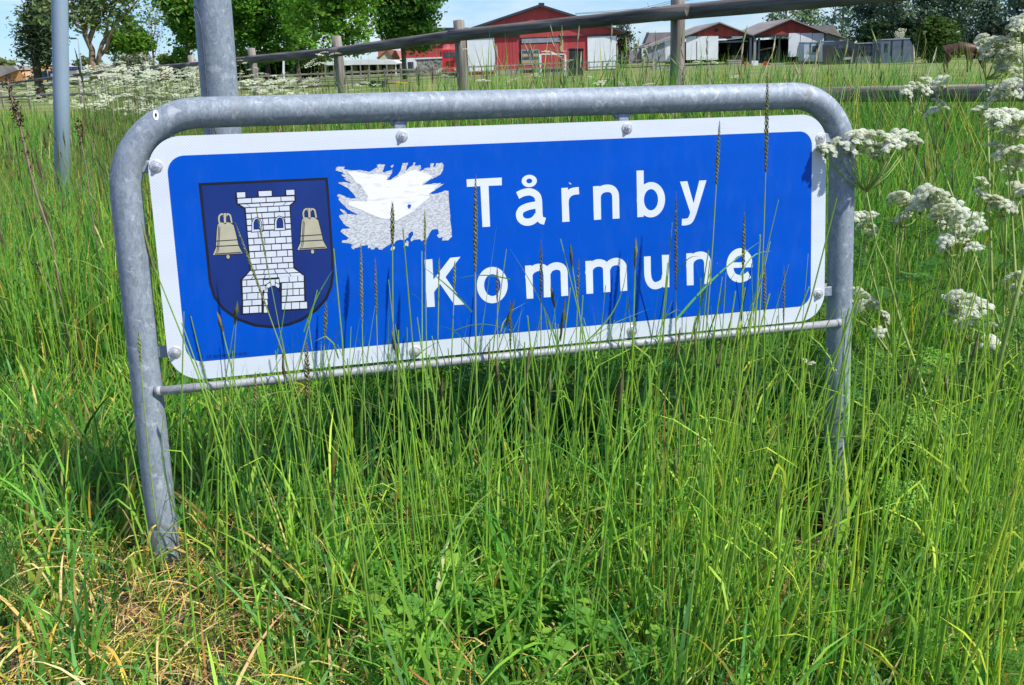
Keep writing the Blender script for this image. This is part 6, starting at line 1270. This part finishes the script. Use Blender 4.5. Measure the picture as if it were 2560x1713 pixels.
ST = [
 ('dark seed head standing in front of the torn sticker', (981, 508), (995, 1330), .085, .0075, .0016, DK, .1, .004, [(.55, .10, .09, .005)]),
 ('thickest seed head, crossing the stem of the T and passing the K', (1189, 443), (1215, 1350), .19, .0085, .0024, (.13, .11, .05), .16, .01, [(.6, -.07, .06, .005), (.45, .03, .12, .006)]),
 ('dark narrow seed head in front of the first m of Kommune', (1353, 607), (1340, 1330), .12, .0060, .0014, DK, .12, -.004, [(.62, -.06, .10, .003)]),
 ('seed head between the two letters m of Kommune', (1447, 652), (1432, 1360), .10, .0060, .0015, (.12, .09, .05), .12, .003, [(.6, .06, .08, .004)]),
 ('tall dark seed head under the y of Tårnby, right of the u', (1690, 484), (1700, 1370), .21, .0058, .0018, DK, .12, .004, [(.8, .05, .04, .004)]),
 ('seed head crossing the upper right of the plate beside the y', (1799, 307), (1700, 1400), .13, .0075, .0018, (.13, .14, .06), .18, -.012, [(.55, .06, .16, .005)]),
 ('tallest seed head, reaching up over the top tube', (1919, 186), (1830, 1420), .20, .0085, .0017, (.10, .10, .05), .22, -.02, [(.86, -.01, .05, .003)]),
 ('seed head in front of the last letter e of Kommune', (1861, 536), (1820, 1400), .13, .0068, .0026, (.12, .11, .05), .13, -.006, [(.55, .10, .09, .006), (.5, -.03, .13, .006)]),
 ('seed head over the lower border, left of the right post', (1912, 664), (1890, 1380), .11, .0062, .0018, OL, .1, -.006, None),
 ('rightmost seed head before the blue panel edge', (1960, 672), (1930, 1400), .12, .0058, .0016, OL, .1, -.008, [(.7, .04, .10, .003)]),
 ('pale green seed head right of the coat of arms', (902, 611), (935, 1300), .16, .0062, .0016, (.22, .22, .09), .1, .008, None),
 ('thin seed head beside the pale one, right of the coat of arms', (938, 652), (965, 1320), .11, .0058, .0014, OL, .12, .004, [(.55, -.04, .11, .004)]),
 ('thin seed head under the right side of the sticker', (1062, 528), (1082, 1340), .085, .0050, .0015, GR, .08, .004, [(.75, -.04, .03, .002)]),
 ('dark seed head in front of the o of Kommune', (1275, 757), (1286, 1340), .10, .0052, .0013, DK, .1, .002, None),
 ('brownish seed head inside the letter o', (1243, 672), (1262, 1330), .07, .0048, .0013, (.16, .10, .06), .13, .006, None),
 ('leaning seed head crossing the bell tower, its tip at the left bell', (590, 562), (800, 1200), .17, .0065, .0018, (.19, .20, .08), .12, -.01, None),
 ('second leaning seed head crossing the tower windows', (640, 520), (760, 1210), .12, .0045, .0012, GR, .1, -.006, None),
 ('nodding seed head at the lower right edge of the shield', (815, 760), (770, 1250), .07, .0085, .0013, (.12, .13, .06), .1, -.01, [(.7, .05, .14, .004)]),
 ('brown seed head crossing the lower border left of the middle', (766, 861), (785, 1330), .11, .0090, .0018, (.17, .12, .07), .12, .003, None),
 ('small brown seed head before the left end of the bottom rail', (638, 935), (650, 1400), .07, .0060, .0014, (.18, .14, .06), .12, .003, None),
 ('seed stalk passing up the left post of the sign', (346, 832), (420, 1500), .06, .0055, .0016, GR, .1, .006, None),
 ('slim green stalk just left of the letter K', (1098, 650), (1075, 1380), .05, .0045, .0018, GR, .1, -.003, None),
 ('seed head between K and o, tip beside the arm of the K', (1137, 655), (1095, 1400), .06, .0050, .0016, GR, .11, -.006, [(.8, .12, .0, .003)]),
]
for a in ST: seed_stalk(*a)
# plain long blades and straws before the plate
def px_blade(specs, label, w=.0042):
    Vs, Fs, Cs = [], [], []; off = 0
    for (x0, y0, x1, y1, o) in specs:
        def onp(px, py, oo): d_ = at(px, py, 1) - Vector((0, 0, EYE)); k = ((TO - AN * oo) - Vector((0, 0, EYE))).dot(AN) / d_.dot(AN); return np.array(Vector((0, 0, EYE)) + d_ * k)
        T, B_ = onp(x0, y0, o), onp(x1, y1, o + .05); n_ = 7; sd = np.cross(T - B_, [0, 1, 0]); sd /= np.linalg.norm(sd); bw = R_.gauss(0, .012); ww = w * R_.uniform(.5, 1.2); c = pick(GREENS, 1)[0]; s2 = sd * math.cos(.6) + np.array([0, 1, 0]) * math.sin(.6)
        for i in range(n_ + 1):
            u_ = i / n_; ctr = B_ * (1 - u_) + T * u_ + sd * bw * math.sin(u_ * math.pi); q = ww * (1 - u_ ** 2) + .0002; Vs += [ctr - s2 * q * .5, ctr + s2 * q * .5]; Cs += [c, c]
        Fs += [[off + 2 * i, off + 2 * i + 1, off + 2 * i + 3, off + 2 * i + 2] for i in range(n_)]; off += 2 * (n_ + 1)
    tag(obj('grass_blades', np_mesh('grass_blades', np.array(Vs), np.array(Fs), M['leaf'], np.array(Cs))), label, 'grass', kind='stuff')
bl = []
for k in range(120):
    x = R_.choice([R_.uniform(680, 2000), R_.uniform(820, 1950), R_.uniform(420, 900)]); yb_ = (948 - .0965 * (x - 507)); y = yb_ - abs(R_.gauss(10, 85 if x > 680 else 20)); lean_ = R_.gauss(8, 70)
    bl.append((x, y, x - lean_, yb_ + 330, R_.uniform(.05, .22)))
bl += [(1275, 622, 1420, 960, .1), (1570, 640, 1460, 860, .1), (1905, 600, 1690, 800, .14), (1795, 620, 1690, 1000, .12), (1930, 628, 1850, 690, .13), (834, 672, 760, 830, .1), (720, 700, 690, 900, .1), (1050, 662, 1180, 780, .1), (1138, 697, 1275, 698, .12)]
px_blade(bl, 'thin grass blades and straws crossing the lower edge of the plate')

# ------------------------------------------------------------------ cow parsley
def umbel_geo(nu, nf, R0_, dome, seed, fl=.0044):
    """compound umbel of radius R0_ metres: rays (green) and florets (white)"""
    rr = random.Random(seed); V, F3, C = [], [], []; rays = []
    for u in range(nu):
        q = math.sqrt((u + .4) / nu); a = u * 2.4 + rr.uniform(-.3, .3); c = np.array([R0_ * q * math.cos(a), R0_ * q * math.sin(a), dome * R0_ * (1 - q * q) + rr.uniform(-.002, .002)])
        rays.append(c); ur = R0_ * .34 * rr.uniform(.85, 1.15)
        for k in range(nf):
            q2 = math.sqrt((k + .3) / nf); a2 = k * 2.4 + rr.uniform(-.3, .3); o = c + np.array([ur * q2 * math.cos(a2), ur * q2 * math.sin(a2), ur * .8 * (1 - q2 * q2) + rr.uniform(-.0008, .0008)])
            if k == 0:
                b = len(V); V.append(c + np.array([0, 0, ur * .66])); C.append(np.array([.88, .89, .78]))
                for e in range(8): V.append(c + np.array([ur * .92 * math.cos(e * TAU / 8), ur * .92 * math.sin(e * TAU / 8), -ur * .05])); C.append(np.array([.55, .62, .36])); F3.append([b, b + 1 + e, b + 1 + (e + 1) % 8])
            nrm = (o - c) * np.array([1, 1, 1]) + np.array([0, 0, ur * 1.2]); nrm /= np.linalg.norm(nrm); s = np.cross(nrm, [1, .1, .2]); s /= np.linalg.norm(s); t_ = np.cross(nrm, s); b = len(V); r_ = fl * rr.uniform(.7, 1.2); ph = rr.uniform(0, 6)
            col = np.array([.93, .93, .88]) if rr.random() > .06 else np.array([.55, .62, .25])
            V.append(o + nrm * -.0006); C.append(np.array([.62, .68, .40]))
            for p_ in range(5):
                for e_, rad in ((-.42, .9), (.42, .9)):
                    an = ph + TAU * (p_ / 5) + e_; V.append(o + (s * math.cos(an) + t_ * math.sin(an)) * r_ * rad + nrm * .0004); C.append(col * rr.uniform(.92, 1.05))
                F3.append([b, b + 1 + p_ * 2, b + 2 + p_ * 2])
    return np.array(V), np.array(F3), np.clip(np.array(C), 0, .93), rays
M['stem_parsley'] = pm('parsley_stem', (.20, .30, .06), (.30, .36, .09), 25, .6)
UMB = []
for sd, nu, nf, dm in ((1, 11, 19, .6), (2, 9, 20, .5), (3, 13, 17, .7), (4, 8, 22, .4)):
    V, F3, C, rays = umbel_geo(nu, nf, 1 * .03, dm, sd); fm = np_mesh('florets', V, F3, M['petal'], C)
    rm = MB()
    for c in rays: rm.tube([(0, 0, -.026), tuple(c * .55 + np.array([0, 0, -.008])), tuple(c - np.array([0, 0, .0012]))], [.0008, .0006, .0005], 4)
    for c in rays:
        for k in range(5): a = TAU * k / 5; rm.tube([tuple(c - np.array([0, 0, .004])), tuple(c + np.array([.005 * math.cos(a), .005 * math.sin(a), -.0002]))], .0003, 3)
    rm.tube([(0, 0, -.030), (0, 0, -.024)], [.0012, .0016], 5); UMB.append((fm, rm.mesh('rays', M['stem_parsley'])))
leafm = np_mesh('leaf', FV, FF, M['leaf'], np.tile((.12, .27, .045), (len(FV), 1)))
def parsley(label, Y, stem, umbels, leaves=3, r=.0032, cat='flower', scale=1.0):
    """stem: photo pixels bottom to top; umbels: (px, py, width px, tilt)"""
    pts = [at(x, y, Y + (.0 if i else -.05)) for i, (x, y) in enumerate(stem)]
    gz = float(zg(pts[0].x, pts[0].y)); d_ = (pts[1] - pts[0]).normalized(); k = max(0, (pts[0].z - gz) / max(d_.z, .4)); g0 = pts[0] - d_ * k
    g0.z = gz
    t = thing('cow_parsley', label, cat, g0, 0, 'cow parsley plants right of the sign')
    P_ = [Vector((0, 0, -.02))] + [p - g0 for p in pts]; mb = MB(); n_ = len(P_); mb.tube(P_, [r * (1.25 - .6 * i / (n_ - 1)) for i in range(n_)], 8)
    fork = P_[-1]
    umbels = list(umbels) + [(px + R_.uniform(-.5, .5) * w_, py + R_.uniform(-.35, .45) * w_, w_ * R_.uniform(.55, .85), ti + R_.uniform(-.2, .2)) for px, py, w_, ti in umbels if w_ > 32]
    for (px, py, wpx, tilt) in umbels:
        c = at(px, py, Y + R_.uniform(-.05, .05)) - g0; s_ = wpx * pxm(Y) / .054 * scale; base = c - Vector((math.sin(tilt), 0, math.cos(tilt))) * .03 * s_
        j = min(P_[2:] or P_, key=lambda q: (q - base).length + (5 if q.z > base.z - .02 else 0)); mid = j.lerp(base, .55) + Vector((0, 0, -.012)); mb.tube([j, mid, base], [r * .55, r * .42, r * .32], 6)
        fm, rm = UMB[R_.randrange(4)]; u_ = obj('umbel', fm, t, c); u_.rotation_mode = 'XYZ'; u_.rotation_euler = (R_.gauss(.45, .16), tilt, R_.uniform(0, 6)); u_.scale = (s_, s_, s_ * .9); obj('rays', rm, u_)
    mb.build('stem', M['stem_parsley'], t)
    for k in range(leaves):
        f = R_.uniform(.15, .6); q = Vector((0, 0, 0)).lerp(P_[-1], f); L1 = obj('leaf', leafm, t, q); L1.rotation_euler = (R_.gauss(0, .3), R_.gauss(.2, .3), R_.uniform(0, 6)); s_ = R_.uniform(.8, 1.2); L1.scale = (s_, s_, s_)
parsley('cow parsley whose left umbel overlaps the right end of the plate', 2.44, [(2285, 900), (2253, 814), (2214, 667), (2192, 616), (2166, 480)], [(2150, 352, 62, -.1), (2198, 345, 62, 0), (2180, 378, 52, .1), (2245, 345, 48, .1), (2272, 358, 50, .3), (2118, 372, 40, -.2), (2093, 368, 44, -.1), (2070, 380, 38, -.3), (2225, 352, 40, 0)])
parsley('cow parsley with yellowish umbels just right of the right post, upper pair', 2.75, [(2235, 900), (2200, 760), (2160, 610)], [(2142, 545, 40, .2), (2165, 560, 42, .3), (2172, 585, 30, .6), (2180, 540, 26, 0)], 2)
parsley('cow parsley with yellowish umbels tilted right beside the lower right post', 2.6, [(2300, 1010), (2235, 900), (2175, 815)], [(2148, 735, 42, .5), (2175, 765, 48, .6), (2205, 795, 36, .7), (2060, 722, 30, 0), (2122, 755, 32, .3), (2200, 832, 30, .6)], 2)
parsley('cow parsley right of the post, first umbels left of the crossing stems', 2.7, [(2270, 1000), (2236, 900), (2256, 818), (2236, 710), (2250, 570)], [(2245, 498, 44, -.2), (2272, 510, 50, 0), (2300, 520, 48, .1), (2262, 545, 38, 0), (2240, 560, 24, -.2)], 2)
parsley('cow parsley with the widest umbel at the middle right', 2.62, [(2270, 980), (2293, 897), (2330, 760), (2368, 640), (2366, 560)], [(2310, 485, 50, -.1), (2345, 497, 54, 0), (2330, 512, 46, 0), (2385, 520, 48, .1), (2342, 545, 38, .1), (2368, 550, 36, .2)], 2)
parsley('cow parsley with forked umbels below the widest one', 2.58, [(2390, 1000), (2400, 860), (2396, 747), (2396, 636)], [(2405, 540, 46, .1), (2432, 545, 42, .2), (2440, 568, 40, .3), (2390, 560, 36, 0), (2380, 595, 42, -.2), (2412, 600, 42, 0), (2360, 605, 34, -.3), (2432, 620, 34, .2), (2362, 625, 28, -.3)], 2)
parsley('cow parsley standing straight near the right edge, umbels level with the first word', 2.85, [(2508, 900), (2510, 754), (2513, 650), (2516, 545)], [(2455, 492, 48, -.2), (2480, 500, 42, 0), (2500, 515, 40, .1), (2522, 520, 36, .2), (2452, 455, 30, -.2)], 2)
parsley('cow parsley with stacked umbels at the right edge above the middle', 2.9, [(2535, 620), (2530, 540), (2523, 450), (2514, 370)], [(2490, 300, 52, -.1), (2518, 294, 56, 0), (2548, 300, 48, .1), (2530, 340, 54, 0), (2515, 388, 56, -.1), (2548, 385, 50, .1), (2540, 415, 44, .1), (2540, 470, 44, 0), (2556, 480, 40, .2)], 2)
parsley('cow parsley with a flat umbel low at the right', 2.5, [(2390, 1180), (2405, 1000), (2425, 860)], [(2385, 762, 50, -.2), (2415, 758, 54, 0), (2450, 768, 52, .2), (2395, 790, 44, -.2), (2440, 797, 46, .2), (2415, 810, 40, 0), (2370, 785, 28, -.4), (2475, 858, 40, .2), (2478, 815, 26, .5)], 2)
parsley('cow parsley with small umbels halfway down the right edge', 2.8, [(2545, 960), (2540, 860), (2535, 760)], [(2520, 700, 30, -.2), (2552, 695, 42, 0), (2540, 722, 34, .1)], 2)
parsley('cow parsley with a long level umbel under the horse', 3.2, [(2370, 460), (2340, 380), (2315, 290)], [(2270, 228, 38, -.2), (2292, 218, 40, 0), (2320, 208, 38, 0), (2350, 206, 40, .1), (2346, 262, 42, 0), (2316, 228, 26, 0)], 2)
parsley('cow parsley with clustered umbels right of the horse', 3.1, [(2470, 330), (2468, 260), (2465, 200)], [(2452, 120, 34, -.2), (2466, 112, 40, 0), (2490, 110, 48, 0), (2520, 112, 46, .1), (2540, 122, 40, .2), (2480, 140, 44, 0), (2515, 145, 50, 0), (2545, 150, 40, .2), (2495, 165, 40, 0), (2510, 175, 34, .1)], 2)
parsley('cow parsley with umbels in the top right corner', 3.0, [(2562, 240), (2560, 160), (2556, 110)], [(2545, 56, 34, -.2), (2562, 50, 40, 0), (2540, 76, 40, -.1), (2535, 90, 26, -.2)], 1)
parsley('cow parsley with two umbels over the lower fence rail at the far right', 3.05, [(2540, 420), (2530, 340), (2520, 290)], [(2480, 228, 44, -.1), (2505, 232, 40, .2), (2448, 278, 36, 0), (2530, 214, 38, 0), (2550, 190, 44, .1), (2545, 235, 36, .2), (2500, 246, 24, .2)], 2)
parsley('tiny cow parsley umbels below the right end of the plate', 2.3, [(2040, 1100), (2030, 1000), (2022, 930)], [(2012, 905, 20, 0), (2030, 912, 20, 0), (2082, 925, 16, 0)], 1, .0018)
for lab, pts, r in (('thick pale green hollow stalk at the right, snapped at its top', [(2300, 1430), (2310, 1200), (2330, 1100), (2349, 1008)], .009), ('second thick stalk right of the snapped one, kinked and purple-tipped', [(2400, 1400), (2420, 1250), (2450, 1110), (2455, 1060)], .0075), ('thin leaning cow parsley stalk rising to the right edge', [(2480, 1000), (2500, 900), (2530, 780), (2570, 640)], .0055)):
    pp = [at(x, y, 2.35) for x, y in pts]; g0 = pp[0].copy(); g0.z = float(zg(g0.x, g0.y)); t = thing('hollow_stalk', lab, 'stalk', g0)
    P_ = [Vector((0, 0, -.02))] + [p - g0 for p in pp]; MB().tube(P_, [r * 1.1, r, r * 1.02, r * .95, r * .85][:len(P_)], 12).build('stem', M['stem_parsley'], t)
    MB().tube([P_[-1] - (P_[-1] - P_[-2]).normalized() * .004, P_[-1] + (P_[-1] - P_[-2]).normalized() * .012], [r * 1.15, r * .7], 10).build('node', pm('purple_node', (.16, .12, .07), (.28, .22, .10), 60, .8), t)

# mass of cow parsley along the fence
def small_umbel(seed):
    rr = random.Random(seed); V, F = [], []
    for u in range(9):
        q = math.sqrt((u + .3) / 9); a = u * 2.4; c = np.array([q * math.cos(a), q * math.sin(a), .28 * (1 - q * q) + rr.uniform(-.05, .05)]); r_ = .27 * rr.uniform(.8, 1.2); b = len(V)
        V.append(c + [0, 0, r_ * .6]); 
        for k in range(6): an = TAU * k / 6; V.append(c + np.array([r_ * math.cos(an), r_ * math.sin(an), 0]))
        F += [[b, b + 1 + k, b + 1 + (k + 1) % 6] for k in range(6)]
    return np.array(V), np.array(F)
SU = [small_umbel(i) for i in range(4)]
def parsley_mass(label, P0, wmin, wmax, stems_=True):
    Vs, Fs, Cs = [], [], []; off = 0
    for p in P0:
        V, F = SU[R_.randrange(4)]; V = V * [1, 1, .6]; s_ = R_.uniform(wmin, wmax) / 2; mt = Matrix.Translation(p) @ Matrix.Rotation(R_.gauss(.1, .18), 4, 'X') @ Matrix.Rotation(R_.gauss(0, .18), 4, 'Y') @ Matrix.Rotation(R_.uniform(0, 6), 4, 'Z') @ Matrix.Scale(s_, 4)
        Vs.append(xform(V, mt)); Fs.append(F + off); off += len(V); Cs.append(np.tile(np.array([.66, .70, .50]) * R_.uniform(.8, 1.08), (len(V), 1)))
    tag(obj('cow_parsley_mass', np_mesh('cow_parsley_mass', np.concatenate(Vs), np.concatenate(Fs), M['petal'], np.clip(np.concatenate(Cs), 0, .92))), label, 'flowers', kind='stuff')
    T = np.array([list(p) for p in P0]) - [0, 0, .01]; Rr = T.copy(); Rr[:, 0] += rng.normal(0, .06, len(T)); Rr[:, 2] = zg(Rr[:, 0], Rr[:, 1]); c = pick(np.array([(.16, .26, .06), (.22, .30, .09)]), len(T))
    V, F, C = stems(Rr, T, np.full(len(T), .0035), rng.normal(0, .02, (len(T), 2)), 3, c, c)
    tag(obj('cow_parsley_stems', np_mesh('cow_parsley_stems', V, F, M['leaf'], C)), 'thin stems under the ' + label.split(' ', 1)[1], 'stems', kind='stuff')
P0 = []
for k in range(720):
    px = R_.choice([R_.uniform(0, 740), R_.uniform(230, 520), R_.uniform(180, 520)]); Y = R_.uniform(6.5, 15.5) if px > 200 else R_.uniform(8, 24)
    top = np.interp(px, [0, 130, 190, 250, 300, 420, 520, 600, 740], [206, 205, 176, 160, 152, 170, 165, 168, 200]); bot = np.interp(px, [0, 130, 220, 330, 450, 600, 740], [255, 262, 275, 290, 262, 240, 236])
    f = R_.random(); py = top + (bot - top) * f; q = at(px, py, Y)
    if q.y > fence_y(q.x) + .9: 
        Y = float(fence_y(q.x)) - R_.uniform(.2, 3); q = at(px, py, max(Y, 6))
    P0.append(q)
parsley_mass('dense white cow parsley in flower along the left of the log fence', P0, .035, .105)
P0 = [at(px, py, Y) for px, py, Y in [(600, 152, 12), (612, 158, 12), (590, 165, 12.2), (640, 170, 12), (770, 165, 9), (785, 150, 9), (800, 138, 9.2), (812, 132, 9), (830, 136, 9.1), (845, 134, 9), (778, 158, 9), (795, 160, 8.8), (870, 214, 8.6), (885, 226, 8.5), (892, 213, 8.6), (915, 208, 8.6), (940, 213, 8.6), (1370, 131, 8.4), (1385, 136, 8.4), (1398, 142, 8.3), (1408, 130, 8.4), (1336, 155, 8.3), (1412, 150, 8.3), (1425, 152, 8.2), (1395, 185, 8), (1548, 140, 7.5), (1555, 150, 7.5), (1568, 142, 7.5), (1753, 146, 6.4), (1765, 140, 6.4), (1776, 150, 6.4), (1785, 156, 6.4), (1745, 156, 6.5), (1112, 190, 8.8), (1098, 178, 8.8), (1165, 124, 8.5)]]
P0 += [at(R_.uniform(640, 800), R_.uniform(196, 240), R_.uniform(8.5, 11)) for _ in range(60)] + [at(R_.uniform(1180, 2050), R_.uniform(185, 225), R_.uniform(6, 9)) for _ in range(16)]
parsley_mass('scattered cow parsley heads along the middle of the log fence', P0, .05, .09)

# dried dock stalks
def dock(label, Y, pts, knobs, r=.0035):
    pp = [at(x, y, Y) for x, y in pts]; g0 = pp[-1].copy(); g0.z = float(zg(g0.x, g0.y)); t = thing('dried_dock', label, 'dried plant', g0)
    P_ = [p - g0 for p in pp]; MB().tube(P_ + [Vector((P_[-1].x * .5, 0, 0))], r, 6).build('stem', M['dock_stem'], t)
    V, F, C = [], [], []
    for (x, y, s_) in knobs:
        c = at(x, y, Y) - g0
        for k in range(int(16 * s_ * s_) + 6):
            o = np.array(c) + rng.normal(0, .0055 * s_, 3); d_ = rng.normal(size=(3, 3)); d_ /= np.linalg.norm(d_, axis=1, keepdims=True); b = len(V); z = .0055
            V += [o + d_[0] * z, o + d_[1] * z, o + d_[2] * z]; F.append([b, b + 1, b + 2]); C += [np.array([.06, .025, .02]) * R_.uniform(.6, 1.6)] * 3
    tag(obj('seed_clusters', np_mesh('seed_clusters', np.array(V), np.array(F), M['dry'], np.array(C)), t), kind='stuff')
M['dock_stem'] = pm('dock_stem', (.20, .15, .10), (.32, .24, .17), 30, .8)
dock('tall dried brown dock stalk with knobbly seed heads at the left edge', 3.0, [(20, 200), (30, 250), (48, 310), (62, 370), (78, 440), (95, 500), (112, 550), (130, 600)], [(20, 203, 1.5), (22, 218, .9), (28, 238, 1), (35, 258, 1.3), (40, 272, 1.5), (44, 287, 1.5), (38, 298, 1), (50, 300, 1.2), (47, 314, .9), (57, 345, 1), (66, 383, 1), (75, 420, .6)])
dock('shorter dried dock stalk with a dark seed head right of the thin pole', 3.3, [(190, 300), (198, 330), (206, 370), (216, 420), (225, 500)], [(192, 302, .7), (195, 315, 1.1), (198, 327, 1.2), (200, 338, 1), (203, 355, .7)], .0022)
dock('low dark dried seed head leaning below the thin pole', 3.1, [(92, 655), (105, 690), (118, 710), (135, 750)], [(94, 660, .8), (99, 672, .9), (105, 690, .8), (110, 702, .7)], .0022)
